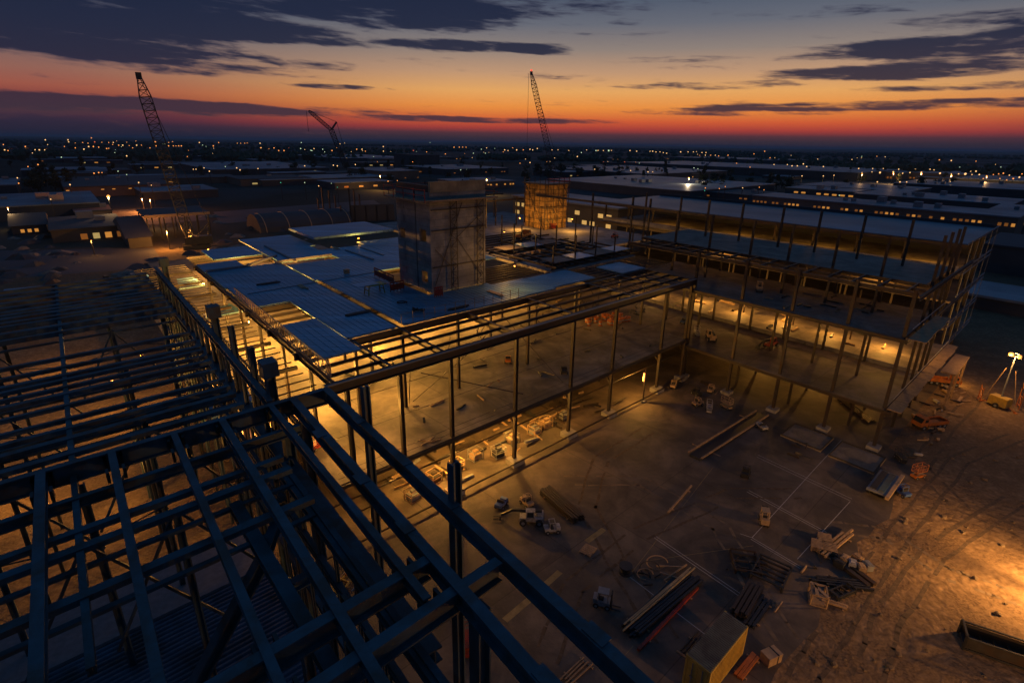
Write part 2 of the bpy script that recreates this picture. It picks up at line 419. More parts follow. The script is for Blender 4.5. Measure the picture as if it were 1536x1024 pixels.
for zz, vv in ((6.4, 33.9), (6.9, 33.9), (9.6, 34.2), (12.2, 34.3)): t.part('guard_wire', MB().tube(W(12, vv, zz), W(61.5, vv, zz), .022, 5), IR)
for u in (25, 34, 43, 52): column(t, u, 41, 0, 5.4, .3, IR, 'lower_column')
for v in (41.8, 49, 56.4, 64, 72, 82): beam(t, 'roof_girder', W(12.2, v, ZR - .02), W(62.3 if v < 50 else 49.3, v, ZR - .02), .32, .6, IR)
for u in (12.6, 17.3, 22.2, 30, 38.6, 49.2, 56, 62): beam(t, 'cross_beam', W(u, 34.7, ZR - .04), W(u, 82 if u < 40 else 48.1, ZR - .04), .3, .55, IR)
jn = 0
def joist(u0, u1, v, z=ZR - .06, w=.14, d=.28):
    HT.part('purlin', MB().ibeam(W(u0, v, z), W(u1, v, z), w, d, .035), IR)
for k in range(3): joist(12.7, 62, 36.1 + k * 1.9)
for k in range(6): joist(12.7, 17.2, 43 + k * 2.1, w=.1)
for k in range(2): joist(17.4, 22, 51 + k * 2.6)
for k in range(7): joist(38.7, 49, 49.8 + k * .98)
for k in range(5): joist(49.4, 62, 43 + k * 1.1)
for k in range(5): joist(12.7, 22, 83 + k * 1.6)
for u, v, u2, v2 in ((19, 34.5, 22.5, 41.5), (26, 34.6, 23, 41.6), (34, 41.6, 38, 35), (52, 35, 55.5, 41.5)):
    t.part('sag_rod', MB().tube(W(u, v, 13.4), W(u2, v2, 6.2), .035, 5), IR)
t.part('tie_cable', MB().tube(W(24, 41.5, 9.0), W(33, 36, 6.0), .05, 5), IR)
for k in range(9):
    v_ = 43.0 + k * .62
    HT.part('web_joist', lattice_(W(49.4, v_, ZR - .15), W(61.8, v_, ZR - .15), Z * -.5, 12), IR)
for k in range(8):
    HT.part('web_joist', lattice_(W(50 + k * 1.5, 35, ZR - .1), W(50 + k * 1.5, 41.6, ZR - .1), Z * -.45, 7), IR)
for k in range(10):
    HT.part('web_joist', lattice_(W(63 + (k % 2) * .4, 48 + k * 0.0 + k * .0 + k * -.0 - k * .62, ZR - .1), W(69.2, 48 - k * .62, ZR - .1), Z * -.4, 6), IR)
for k in range(26):
    u_ = random.uniform(18, 60); v_ = random.uniform(35.2, 41)
    HT.part('hanger', MB().bar(W(u_, v_, ZR - .3), W(u_ + random.uniform(-1.2, 1.2), v_ + random.uniform(-.5, .5), ZR - random.uniform(1.2, 2.6)), .05), IR)
# roof panels
DK = M['deck']
def panel(u0, u1, v0, v1, dz=0.0, m=None, th=.16, lab=None):
    mb = MB().uvbox(u0, u1, v0, v1, ZR + .02 + dz, ZR + .02 + dz + th); tp = ZR + .02 + dz + th; n = int((u1 - u0 - .3) / .62)
    for k in range(n + 1): mb.uvbox(u0 + .18 + k * .62, u0 + .25 + k * .62, v0 + .03, v1 - .03, tp - .02, tp + .026)
    p = HT.part('roof_panel', mb, m or DK)
    if lab: p['label'] = lab
    return p
panel(12.9, 21.9, 56.5, 66.2); panel(12.7, 21.9, 66.22, 76.4, .004); panel(12.6, 17.6, 76.42, 81.9)
panel(16.8, 21.9, 49.05, 56.48, .006); panel(16.9, 21.8, 42.0, 49.03)
panel(13.4, 16.78, 38.8, 49.0, .008)
panel(22.75, 30.3, 42.0, 49.2, .004); panel(22.75, 29.9, 49.22, 63.4); panel(30.32, 38.4, 41.9, 49.2, .008)
panel(38.42, 43.6, 42.1, 48.2, .0); panel(43.62, 51.6, 42.6, 48.0, .006)
panel(22.2, 29.9, 63.45, 74.2, .01); panel(29.92, 37.5, 63.45, 82, .002); panel(22.2, 29.9, 76.6, 86.4, .004); panel(15.2, 21.9, 84.2, 92.5, .004)
panel(31, 46, 87.2, 99.5, .9, th=.35, lab='raised blue roof panel with a lit front lip')
panel(37.6, 48.9, 60.2, 85, .004)
panel(22.2, 30.9, 86.5, 99, .0); panel(56.5, 61.8, 41.9, 46.6, -.006)
for a, b, z in (((17.7, 76.5), (23, 81), .35), ((21.2, 76.1), (29.6, 76.3), .45), ((24, 90), (24, 75.5), .3), ((12.7, 76.2), (17.5, 76.3), .35), ((33, 79), (33.3, 70), .25), ((36, 80), (36, 72), .2)):
    t.part('roof_kerb', MB().bar(W(*a, ZR + z - .05), W(*b, ZR + z - .05), .3, .3), M['grey'])
t.part('panel_joint', MB().bar(W(14, 62.0, ZR + .22), W(29.8, 62.8, ZR + .22), .08, .06), M['grey'])
for k in range(13):
    t.part('stanchion', MB().bar(W(22.4 + k * 1.25, 41.95, ZR + .18), W(22.4 + k * 1.25, 41.95, ZR + 1.25), .045), M['tan'])
for zz in (.7, 1.2): t.part('guard_wire', MB().tube(W(22.4, 41.95, ZR + zz), W(37.4, 41.95, ZR + zz), .018, 5), M['tan'])
# rough concrete roof behind the tower
t.part('roof_slab', MB().prism([W(49.3, 48.1), W(68, 48.1), W(68.5, 56), W(86, 56), W(86, 103), W(49.3, 103)], ZR - .25, ZR + .12), M['roofslab'])
for k in range(16):
    t.part('roof_grid_beam', MB().ibeam(W(49.6 + (k % 4) * .8, 49 + k * 1.75, ZR + .42), W(70 - (k % 3) * 2.5, 49 + k * 1.75, ZR + .42), .13, .24, .03), IR)
for k in range(9):
    t.part('roof_grid_beam', MB().ibeam(W(50 + k * 2.4, 48.4, ZR + .7), W(50 + k * 2.4, 70 - (k % 3) * 6, ZR + .7), .16, .26, .03), IR)
for k in range(14):
    u_, v_ = 51 + (k % 5) * 4.6, 50 + (k // 5) * 8.5; t.part('roof_post', MB().bar(W(u_, v_, ZR + .1), W(u_, v_, ZR + 3.2 + (k % 3)), .16), IR)
for k in range(7):
    u_, v_ = 51 + (k % 4) * 4.5, 49.5 + (k // 4) * 11; t.part('roof_panel', MB().uvbox(u_, u_ + 3.9, v_, v_ + 3.2, ZR + .85 + .01 * k, ZR + .93 + .01 * k), DK if k % 2 else M['wingfloor'])
for k in range(12):
    u_, v_ = 57 + (k % 6) * 4.2, 84 + (k // 6) * 11 + (k % 2) * 2; t.part('roof_post', MB().bar(W(u_, v_, ZR + .1), W(u_, v_, ZR + 5.4 + (k % 3) * .5), .2), IR)
for v_ in (85, 96): beam(t, 'roof_grid_beam', W(56, v_, ZR + 5.4), W(80, v_, ZR + 5.4), .16, .3, IR)
# lattice guard along the west edge
mb = MB(); n = 34
for k in range(n):
    v0 = 35.2 + k * .79; v1 = v0 + .79
    mb.bar(W(12.75, v0, 14.0), W(12.75, v0, 15.0), .05)
    mb.bar(W(12.75, v0, 14.0), W(12.75, v1, 15.0), .04)
for z in (14.0, 15.0): mb.bar(W(12.75, 35.2, z), W(12.75, 62.06, z), .09)
t.part('lattice_guard', mb, M['tan'])
# lower side platforms between the frame and the hall
for q in (((265, 418), (287, 414), (309, 427), (269, 433)), ((305, 468), (344, 455), (365, 466), (308, 477)), ((305, 590), (365, 572), (380, 600), (318, 626))):
    t.part('side_platform', MB().prism([px(x, y, 11.0) for x, y in reversed(q)], 10.85, 11.0), DK)
for k in range(40):
    v_ = 35.4 + k * 1.45; wd_ = .26 if k % 5 == 0 else .07
    HT.part('side_purlin', MB().bar(W(6.2, v_, 12.3), W(12.6, v_, 12.3), wd_, .3 if k % 5 == 0 else .1), IR)
HT.part('side_beam', MB().ibeam(W(10.2, 36, 10.9), W(10.2, 96, 10.9), .25, .4), IR)
HT.part('side_floor', MB().uvbox(7.2, 11.45, 46, 100, 5.3, 5.6), M['slab'])

# ------------------------------------------------------------------ right wing
RW = Thing('steel_wing', 'right hand open steel wing of four levels of bare floors and columns', 'building', W(62.6, 10.3))
t = RW; ZA, ZB, ZC = 4.85, 12.6, 16.8
t.part('floor_slab', MB().uvbox(62.05, 91, 10.3, 75, ZA - .3, ZA), M['slab'])
t.part('floor_slab', MB().uvbox(62.0, 75.6, 10.4, 45.5, ZB - .25, ZB), M['wingfloor'])
t.part('floor_slab', MB().uvbox(69.2, 82.5, 10.9, 47.9, ZC - .25, ZC), M['wingfloor'])
beam(t, 'edge_beam', W(61.9, 34, ZA - .06), W(61.9, 9.6, ZA - .06), .14, .3, IR)
beam(t, 'edge_beam', W(61.85, 46, ZB - .04), W(61.85, 9.9, ZB - .04), .18, .36, IR)
beam(t, 'edge_beam', W(69.0, 48, ZC + .05), W(69.0, 10.6, ZC + .05), .2, .36, IR)
for z, u0, u1 in ((ZA - .15, 62, 91), (ZB - .1, 62, 91), (ZC + .02, 62.7, 91)): beam(t, 'edge_beam', W(u0, 10.05, z), W(u1, 10.05, z), .2, .42, IR)
beam(t, 'top_beam', W(62.7, 46, ZC + .3), W(62.7, 10.2, ZC + .3), .2, .4, IR)
beam(t, 'top_beam', W(65.9, 46, ZC + .1), W(65.9, 10.2, ZC + .1), .15, .3, IR)
beam(t, 'top_beam', W(70.2, 74, 21.2), W(69.5, 38, 21.2), .2, .34, IR)
for k in range(14): t.part('cross_joist', MB().ibeam(W(62.8, 11.5 + k * 2.5, ZC + .1), W(69.0, 11.5 + k * 2.5, ZC + .1), .14, .24, .035), IR)
t.part('added_shade_kerb', MB().uvbox(75.5, 75.7, 10.4, 60, ZA + .002, ZA + .55), M['conc'])  # low upstand added to shade the front floor from the far lamps
for v in (10.45, 15.6, 21.5, 27.6, 34.2):
    column(t, 62.55, v, 0, 17.4, .42, IR)
    t.part('footing', MB().uvbox(61.9, 63.2, v - .6, v + .6, .01, .4), M['conc'])
for u in (69.8, 73.4, 77.2, 80.2): column(t, u, 10.45, 0, 21.9, .36, IR)
for v in (15.2, 20.3, 25.6, 30.6, 36.6, 42.2):
    column(t, 69.4, v, ZA, ZC - .3, .34, IR); column(t, 69.5, v, ZC, 21.3, .34, IR)
    column(t, 78.3, v, ZC, 22.3, .36, IR); column(t, 75.4, v + .8, ZA, ZC - .3, .34, IR)
for v in (48.2, 51.6, 60.2): column(t, 70.8, v, ZR, 22.4, .34, IR)
for v in (48.3, 55.4): column(t, 80, v, ZR, 22.3, .34, IR)
for u in (66, 72, 78, 86):
    for v in (14, 21, 28): column(t, u, v, 0, ZA - .35, .34, IR, 'lower_column')
for u, v in ((83, 20), (83, 28), (83, 36), (83, 45), (88, 24), (88, 33), (88, 42)): column(t, u, v, ZA, 12, .24, IR)
for u0, u1, z, v0, v1 in ((62.2, 74.2, ZB, 8.5, 10.0), (62.4, 92, ZA, 8.9, 10.2)):
    k = 0
    while u0 + k * 3.0 < u1:
        t.part('walkway_plank', MB().uvbox(u0 + k * 3.0, min(u1, u0 + k * 3.0 + 2.96), v0 + .1 * (k % 2), v1, z - .02 + .01 * (k % 3), z + .05 + .01 * (k % 3)), M['wood']); k += 1
    for kk in range(int((u1 - u0) / 3)): t.part('walkway_bracket', MB().bar(W(u0 + 1 + kk * 3, v0, z - .1), W(u0 + 1 + kk * 3, v1 + .3, z - .1), .1), IR)
t.part('guard_wire', MB().tube(W(62.6, 9.9, 6.0), W(90, 9.9, 6.0), .03, 5), M['pale'])
t.part('guard_wire', MB().tube(W(62.6, 9.9, 13.6), W(77, 9.9, 13.6), .03, 5), M['pale'])

# long back block with blue roof
t = Thing('back_block', 'long block with pale blue roof and open lit floors behind the right wing', 'building', W(91.5, 11))
t.part('roof', MB().uvbox(91.4, 115.2, 11.2, 76, 18.3, 18.6), M['roof'])
t.part('parapet', MB().uvbox(115.2, 115.6, 11.2, 76, 18.0, 19.1), M['wall'])
for z in (14.4, 10.6, 6.8, 3.0): t.part('floor_slab', MB().uvbox(92.5, 115, 11.2, 76, z - .3, z), M['slab'])
t.part('back_wall', MB().uvbox(112, 112.4, 12, 76, 0, 18.29), M['wall'])
for k in range(11): column(t, 93, 12 + k * 6.3, 0, 18.25, .34, IR)
for k in range(3): column(t, 99 + k * 5.2, 11.7, 0, 18.25, .34, IR)
for z in (18.9, 15.2, 14.5, 11.4, 10.7, 7.6, 6.9, 3.8, 3.1): t.part('edge_rail', MB().bar(W(92.4, 10.9, z), W(115.6, 10.9, z), .12, .14), M['grey'])
for k in range(5): t.part('rail_post', MB().bar(W(93 + k * 5.5, 10.9, 3.1), W(93 + k * 5.5, 10.9, 18.9), .07), M['grey'])
for z in (18.5, 14.5): beam(t, 'edge_beam', W(91.2, 76, z), W(91.2, 11, z), .2, .5, IR)
t.part('parapet_rail', MB().bar(W(92.3, 75, 15.0), W(92.3, 11.5, 15.0), .2, .9), M['conc'])
# second lit block further along
t = Thing('lit_block', 'low block with rows of pale lit windows beyond the rough roof', 'building', W(104, 82))
t.part('wall', MB().uvbox(104, 122, 80, 120, 0, 15.5), M['wall'])
t.part('roof', MB().uvbox(103.6, 122.4, 79.6, 120.4, 15.52, 15.9), M['roof'])
for r in range(2):
    for k in range(14):
        if random.random() < .72:
            t.part('window', MB().uvbox(103.9, 104.02, 82 + k * 2.7, 83.6 + k * 2.7, 10.8 + r * 2.2, 11.8 + r * 2.2), G['winy'])

# ------------------------------------------------------------------ towers
t = Thing('stair_tower', 'tall square concrete stair tower rising from the blue roof', 'tower', W(34, 53, ZR))
CT = M['conc']; TU0, TU1, TV0, TV1, TZ = 30.5, 38.3, 49.3, 56.8, 25.0
# shell of four walls, west wall pierced by openings
t.part('wall', MB().uvbox(TU0, TU1, TV0, TV0 + .4, ZR + .2, TZ), CT)
t.part('wall', MB().uvbox(TU1 - .4, TU1, TV0 + .4, TV1, ZR + .2, TZ), CT)
t.part('wall', MB().uvbox(TU0, TU1 - .4, TV1 - .4, TV1, ZR + .2, TZ), CT)
mb = MB()
ops = [(50.2, 51.6, 19.6, 21.0), (55.0, 56.2, 19.4, 20.6), (50.2, 51.5, 15.0, 16.4)]
zs = sorted({ZR + .2, TZ, 19.6, 21.0, 19.4, 20.6, 15.0, 16.4}); vs_ = sorted({TV0 + .4, TV1 - .4, 50.2, 51.6, 55.0, 56.2, 51.5})
for a, b in zip(vs_, vs_[1:]):
    for c, d in zip(zs, zs[1:]):
        if any(o[0] - .01 <= a and b <= o[1] + .01 and o[2] - .01 <= c and d <= o[3] + .01 for o in ops): continue
        mb.uvbox(TU0, TU0 + .4, a, b, c, d)
t.part('west_wall', mb, CT)
t.part('wall_joint', MB().uvbox(TU0 - .04, TU0, 52.3, 52.42, ZR + .3, TZ), M['dark'])
t.part('cap', MB().uvbox(TU0 + .4, TU1 - .4, TV0 + .4, TV1 - .4, TZ - 1.2, TZ - .9), CT)
t.part('platform', MB().uvbox(TU0 - 1.0, TU1 + 1.2, TV0 - .9, TV0 - .05, TZ - .9, TZ - .72), M['wood'])
t.part('platform', MB().uvbox(TU0 - 1.1, TU0 - .05, TV0 - .9, TV1 + .8, TZ - .94, TZ - .76), M['wood'])
t.part('formwork', MB().uvbox(TU0 + .1, TU1 - .1, TV0 - .06, TV0 + .3, TZ + .01, TZ + 1.1), M['ply'])
t.part('formwork', MB().uvbox(TU0 + .1, TU0 + .4, TV0 + .31, TV1 - .1, TZ + .01, TZ + .7), M['dark'])
for k in range(9): t.part('formwork_prop', MB().bar(W(TU0 + .5 + k * .9, TV0 + .5 + (k % 3) * 2, TZ - .9), W(TU0 + .5 + k * .9, TV0 + .5 + (k % 3) * 2, TZ + .9), .09), M['iron'])
for z in (TZ - .2, TZ + .35):
    t.part('guard_rail', MB().bar(W(TU0 - 1.1, TV0 - .9, z), W(TU0 - 1.1, TV1 + .8, z), .08), M['red'])
    t.part('guard_rail', MB().bar(W(TU0 - 1.1, TV1 + .8, z), W(TU1 + 1.2, TV1 + .8, z), .08), M['red'])
    t.part('guard_rail', MB().bar(W(TU1 + 1.2, TV0 - .9, z), W(TU1 + 1.2, TV1 + .8, z), .08), M['red'])
for k in range(5): t.part('rail_post', MB().bar(W(TU0 - 1.1, TV0 - .9 + k * 2.3, TZ - .9), W(TU0 - 1.1, TV0 - .9 + k * 2.3, TZ + .5), .06), M['red'])
def lattice(mb, p, q, wv, n, r=.035):
    p = Vector(p); q = Vector(q); wv = Vector(wv)
    mb.bar(p, q, r * 2); mb.bar(p + wv, q + wv, r * 2)
    for k in range(n):
        a = p.lerp(q, k / n); b = p.lerp(q, (k + 1) / n)
        mb.bar(a if k % 2 else a + wv, b + wv if k % 2 else b, r * 1.4); mb.bar(a, a + wv, r * 1.4)
    return mb
for u in (33.0, 36.8):
    t.part('scaffold_mast', lattice(MB(), W(u, TV0 - .35, ZR + .2), W(u, TV0 - .35, TZ - 1), U * .9, 14), IR)
for a, b in (((30.9, 15.0), (34.8, 23.8)), ((34, 20.0), (37.6, 15.2)), ((34, 20.0), (37.6, 22.5)), ((31, 19.0), (33, 17.0))):
    t.part('brace', MB().bar(W(a[0], TV0 - .12, a[1]), W(b[0], TV0 - .12, b[1]), .05), IR)
for z in (17.0, 21.0, 23.2): t.part('ledger', MB().bar(W(30.6, TV0 - .14, z), W(38.2, TV0 - .14, z), .09), IR)

t = Thing('scaffold_tower', 'square tower wrapped in sheeting and scaffolding, glowing amber in lamp light', 'tower', W(79, 80, ZR))
A0, A1, B0, B1, H0, H1 = 74.3, 80.3, 75.4, 81.8, ZR + .13, 22.6
t.part('sheeting', MB().uvbox(A0, A1, B0, B1, H0, H1), M['wrap'])
t.part('roof_deck', MB().uvbox(A0 - .5, A1 + .5, B0 - .5, B1 + .5, H1 + .01, H1 + .2), M['dark'])
for k in range(5):
    t.part('standard', MB().tube(W(A0 - .45, B0 + k * 1.55, H0), W(A0 - .45, B0 + k * 1.55, H1 + 1.2), .07, 6), IR)
    t.part('standard', MB().tube(W(A0 + k * 1.5, B0 - .45, H0), W(A0 + k * 1.5, B0 - .45, H1 + 1.2), .07, 6), IR)
for k in range(4):
    z = H0 + 1.9 + k * 2.2
    t.part('ledger', MB().bar(W(A0 - .45, B0 - .45, z), W(A0 - .45, B1, z), .1), IR)
    t.part('ledger', MB().bar(W(A0 - .45, B0 - .45, z), W(A1, B0 - .45, z), .1), IR)
    t.part('brace', MB().bar(W(A0 - .5, B0 + k * 1.5, z - 1.9), W(A0 - .5, B0 + k * 1.5 + 1.5, z), .1), IR)
    t.part('brace', MB().bar(W(A0 + k * 1.4, B0 - .5, z), W(A0 + k * 1.4 + 1.4, B0 - .5, z - 1.9), .1), IR)
for k in range(2): t.part('guard_rail', MB().bar(W(A0 - .4, B0 - .4, H1 + .6 + k * .5), W(A1 + .4, B0 - .4, H1 + .6 + k * .5), .08), M['red'])
# ------------------------------------------------------------------ distant hills, woods, city
mb = MB(); n = 160
for r, h in ((9000, 14), (15000, 46)):
    for k in range(n):
        a0 = -PI * .62 + k * PI * 1.24 / n; a1 = -PI * .62 + (k + 1) * PI * 1.24 / n
        f = lambda a: h * (.55 + .3 * math.sin(a * 7 + r) + .2 * math.sin(a * 23 + 2) + .08 * math.sin(a * 71))
        p = [Vector((rr * math.sin(a), rr * math.cos(a), z)) for rr, a, z in ((r, a0, -5), (r, a1, -5), (r * 1.06, a1, f(a1)), (r * 1.06, a0, f(a0)), (r * 1.15, a1, -5), (r * 1.15, a0, -5))]
        mb.add(p, [(0, 1, 2, 3), (3, 2, 4, 5)])
struct('hills', mb, M['leaf'])
mb = MB(); rr = random.Random(3)
def clump(mb, c, r, h, rr):
    n = 5; ph = rr.random() * 6
    b = [c + Vector((r * math.cos(ph + 2 * PI * k / n) * rr.uniform(.7, 1.2), r * math.sin(ph + 2 * PI * k / n) * rr.uniform(.7, 1.2), h * rr.uniform(.35, .7))) for k in range(n)]
    f = [c + Vector((r * .6 * math.cos(ph + 2 * PI * k / n), r * .6 * math.sin(ph + 2 * PI * k / n), 0)) for k in range(n)]
    tp = c + Vector((rr.uniform(-.3, .3) * r, rr.uniform(-.3, .3) * r, h))
    mb.add(b + f + [tp], [(k, (k + 1) % n, 2 * n) for k in range(n)] + [(n + k, n + (k + 1) % n, (k + 1) % n, k) for k in range(n)])
bands = []
for k in range(150):
    a = rr.uniform(-1.0, 1.0); dd = 10 ** rr.uniform(2.95, 3.75)
    bands.append((a, dd, rr.uniform(.03, .16), rr.randint(14, 46)))
for a, dd, sp, cnt in bands:
    for k in range(cnt):
        aa = a + rr.uniform(-sp, sp); d2 = dd * rr.uniform(.97, 1.05)
        clump(mb, Vector((d2 * math.sin(aa), d2 * math.cos(aa), 0)), rr.uniform(5, 9) * (d2 / 1600) ** .4, rr.uniform(7, 13), rr)
o = mb.build('distant_wood', M['leaf']); o['kind'] = 'stuff'

# warehouses: front wall given by two ground pixels, running along U or V
def shed(axis, a, b, depth, h, label, roof='roof', wall='wall', units=2, wins=None, ridge=False, name='warehouse', cat='warehouse', grp=None):
    h *= .62; ua, va = uv(px(*a)); ub, vb = uv(px(*b))
    if wins: wins = (wins[0] * .62, wins[1] * .5, wins[2], wins[3] * (.5 if wins[3] < .5 else .8), wins[4])
    if axis == 'U': u0, u1, v0 = min(ua, ub), max(ua, ub), (va + vb) / 2; v1 = v0 + depth
    else: v0, v1, u0 = min(va, vb), max(va, vb), (ua + ub) / 2; u1 = u0 + depth
    t = Thing(name, label, cat, W(u0, v0), group=grp)
    t.part('wall', MB().uvbox(u0, u1, v0, v1, 0, h), M[wall])
    if ridge:
        m = MB(); vm = (v0 + v1) / 2; um = (u0 + u1) / 2; e = .6
        if axis == 'U': q = [W(u0 - e, v0 - e, h + .02), W(u1 + e, v0 - e, h + .02), W(u1 + e, v1 + e, h + .02), W(u0 - e, v1 + e, h + .02), W(u0 - e, vm, h + depth * .10), W(u1 + e, vm, h + depth * .10)]; fs = [(0, 1, 5, 4), (2, 3, 4, 5), (0, 4, 3), (1, 2, 5), (3, 2, 1, 0)]
        else: q = [W(u0 - e, v0 - e, h + .02), W(u0 - e, v1 + e, h + .02), W(u1 + e, v1 + e, h + .02), W(u1 + e, v0 - e, h + .02), W(um, v0 - e, h + depth * .10), W(um, v1 + e, h + depth * .10)]; fs = [(0, 1, 5, 4)[::-1], (2, 3, 4, 5)[::-1], (0, 4, 3)[::-1], (1, 2, 5)[::-1], (0, 1, 2, 3)]
        t.part('roof', m.add(q, fs), M[roof])
    else:
        t.part('roof', MB().uvbox(u0 - .4, u1 + .4, v0 - .4, v1 + .4, h + .02, h + .5), M[roof])
        for k in range(units):
            uu = u0 + (u1 - u0) * random.uniform(.15, .85); vv = v0 + (v1 - v0) * random.uniform(.15, .85); s = random.uniform(1.2, 3)
            t.part('roof_unit', MB().box(W(uu, vv, h + .5 + s * .4), (s * 1.6, s, s * .8), AU), M['grey'])
    if wins:
        z, hh, n, on, mt = wins
        for k in range(n):
            f0 = (k + .2) / n; f1 = (k + .75) / n
            if random.random() > on: continue
            if axis == 'U': m = MB().uvbox(u0 + (u1 - u0) * f0, u0 + (u1 - u0) * f1, v0 - .12, v0 - .02, z, z + hh)
            else: m = MB().uvbox(u0 - .12, u0 - .02, v0 + (v1 - v0) * f0, v0 + (v1 - v0) * f1, z, z + hh)
            t.part('window', m, G[random.choice(mt) if isinstance(mt, tuple) else mt])
    return t
shed('U', (-60, 345), (148, 317), 60, 8, 'long dark shed with pale roof at the left edge beyond the site', units=4, wins=(3, 1.6, 22, .12, 'win'))
shed('U', (100, 297), (262, 290), 90, 8, 'long brown walled warehouse with two wall lamps, left of the tall lattice crane', wall='wallwarm', roof='roofdark', wins=(5.5, .8, 20, .15, 'win'))
shed('U', (80, 362), (193, 358), 34, 5.5, 'dark green roofed shed with glowing open bays at left', roof='roofdark', wins=(.6, 3.4, 6, .99, ('winy', 'windim', 'win', 'windim')), name='shed', cat='shed')
shed('U', (196, 374), (228, 368), 40, 4.6, 'small ridged shed beside the orange lit loading yard', ridge=True, roof='roofdark', name='shed', cat='shed')
shed('U', (20, 352), (72, 350), 26, 4.5, 'low shed left of the dark green roofed shed', ridge=True, roof='roofdark', name='shed', cat='shed', wins=(1, 2, 5, .5, 'win'))
shed('U', (115, 330), (170, 327), 20, 4.5, 'flat brick outbuilding with one lit window behind the green roofed shed', wall='wallwarm', roof='roofdark', wins=(1.2, 1.5, 6, .3, 'win'), units=1, name='outbuilding', cat='building')
shed('U', (-40, 300), (30, 292), 60, 9, 'blue roofed warehouse at the far left edge near the dark trees', units=2)
shed('U', (322, 268), (490, 262), 150, 10, 'wide flat warehouse with pale roof strip right of the tall lattice crane', units=4, wins=(6, 1.2, 26, .15, 'citywarm' if False else 'winy'))
shed('U', (395, 280), (590, 272), 45, 6, 'long narrow warehouse whose right end is lit orange', units=3, wins=(2, 1.5, 30, .18, 'win'))
shed('U', (215, 300), (330, 296), 40, 6, 'pale roofed depot by the orange lit yard', units=3)
shed('U', (552, 268), (655, 272), 70, 11, 'broad building with white roof behind the stair tower', units=3, wall='wallwarm', wins=(2, 1.2, 14, .3, 'windim'))
shed('U', (622, 252), (664, 252), 60, 24, 'dark block rising behind the white roofed building', roof='roofdark', units=0)
shed('U', (500, 243), (640, 243), 220, 9, 'distant flat warehouse with faint lamps, left of centre', units=3)
shed('U', (655, 262), (780, 262), 90, 9, 'flat warehouse between the two towers', units=4, wins=(3, 1.5, 22, .3, 'windim'))
shed('U', (700, 284), (775, 281), 40, 7, 'amber lit two row window building behind the stair tower', wall='wallwarm', wins=(3, 2, 16, .85, 'win'), units=2)
shed('V', (848, 278), (1004, 304), 120, 8, 'bright blue roofed warehouse just beyond the bare columns', units=8)
shed('V', (800, 262), (1000, 270), 150, 9, 'grey walled warehouse behind the dark tree belt', units=5, wins=(2, 2, 30, .15, 'winy'))
shed('V', (960, 252), (1262, 275), 160, 13, 'huge grey warehouse with three wall lamps at right', units=5)
shed('V', (1010, 240), (1150, 246), 200, 10, 'far flat warehouse on the right of centre', units=3)
shed('V', (1136, 318), (1512, 366), 26, 13, 'long brown building with a row of amber windows', wall='wallwarm', units=6, wins=(8.2, 2.2, 52, .86, ('win', 'windim', 'windim')))
shed('V', (1186, 292), (1272, 303), 30, 8, 'low hall with seven small amber windows above the long window row', units=2, wins=(3.5, 2, 9, .8, 'win'))
shed('V', (1215, 286), (1345, 304), 60, 8, 'blue roofed hall stepping down to the right, nearer one', units=5)
shed('V', (1300, 300), (1500, 330), 50, 8, 'long blue roofed hall left of the three bright windows', units=8, wins=(3, 2, 30, .1, 'win'))
shed('V', (1470, 338), (1560, 352), 60, 9, 'hall with three bright windows at the right edge', units=2, wins=(4, 2.6, 9, .6, 'win'))
shed('V', (1350, 284), (1560, 304), 90, 9, 'wide blue roofed hall at far right below the lamp row', units=6)
shed('V', (1290, 266), (1350, 270), 60, 11, 'lamp lit store with glowing front at far right', wall='wallwarm', units=1, wins=(1, 4, 14, .6, 'windim'))
shed('V', (1366, 268), (1440, 273), 60, 11, 'lamp lit warehouse front in the middle of the right lamp row', wall='wallwarm', units=1, wins=(1, 3, 14, .8, 'windim'))
shed('V', (1440, 275), (1580, 288), 120, 9, 'pale roofed depot under the right end of the lamp row', units=3)
shed('V', (1470, 402), (1640, 436), 30, 11, 'dark stepped block at the right edge beyond the wing', units=2, roof='roofdark')
shed('V', (1440, 455), (1640, 500), 16, 4, 'low dark shed at the right edge beyond the wing', units=1)
shed('V', (1040, 296), (1120, 304), 40, 6, 'shrub lined low office with green signal beside it', roof='roofdark', units=1, wins=(2.5, 1.6, 12, .3, 'windim'))
# canopy over the orange lit yard
p0 = px(228, 366); u0, v0 = uv(p0); u1, v1 = uv(px(318, 352)); v1 = v0 + 26
t = Thing('canopy', 'open dark roof on posts above the orange lit loading yard', 'canopy', W(u0, v0))
t.part('roof', MB().uvbox(u0, u1, v0 + 6, v1, 7.2, 7.7), M['roofdark'])
t.part('fascia', MB().uvbox(u0, u1, v0 + 5.8, v0 + 6, 6.9, 7.75), M['tan'])
for k in range(6):
    for vv in (v0 + 6.5, v1 - .6): t.part('post', MB().bar(W(u0 + .5 + k * (u1 - u0 - 1) / 5, vv, 0), W(u0 + .5 + k * (u1 - u0 - 1) / 5, vv, 7.2), .3), M['iron'])
# pale lots and site roads
def lot(name, q, z=.006, m='lot'): sheet(name, [px(x, y) for x, y in reversed(q)], z, M[m])
lot('parking_lot', ((-20, 376), (230, 372), (250, 400), (-20, 420)))
lot('site_road', ((320, 318), (560, 300), (580, 312), (330, 336)), .012)
lot('parking_lot.001', ((160, 316), (300, 308), (310, 330), (190, 340)), .018)
lot('parking_lot.002', ((880, 306), (1100, 316), (1090, 326), (890, 316)))
lot('parking_lot.003', ((1230, 268), (1360, 276), (1380, 284), (1250, 276)))
lot('road', ((1440, 440), (1640, 470), (1640, 482), (1436, 450)), .012)

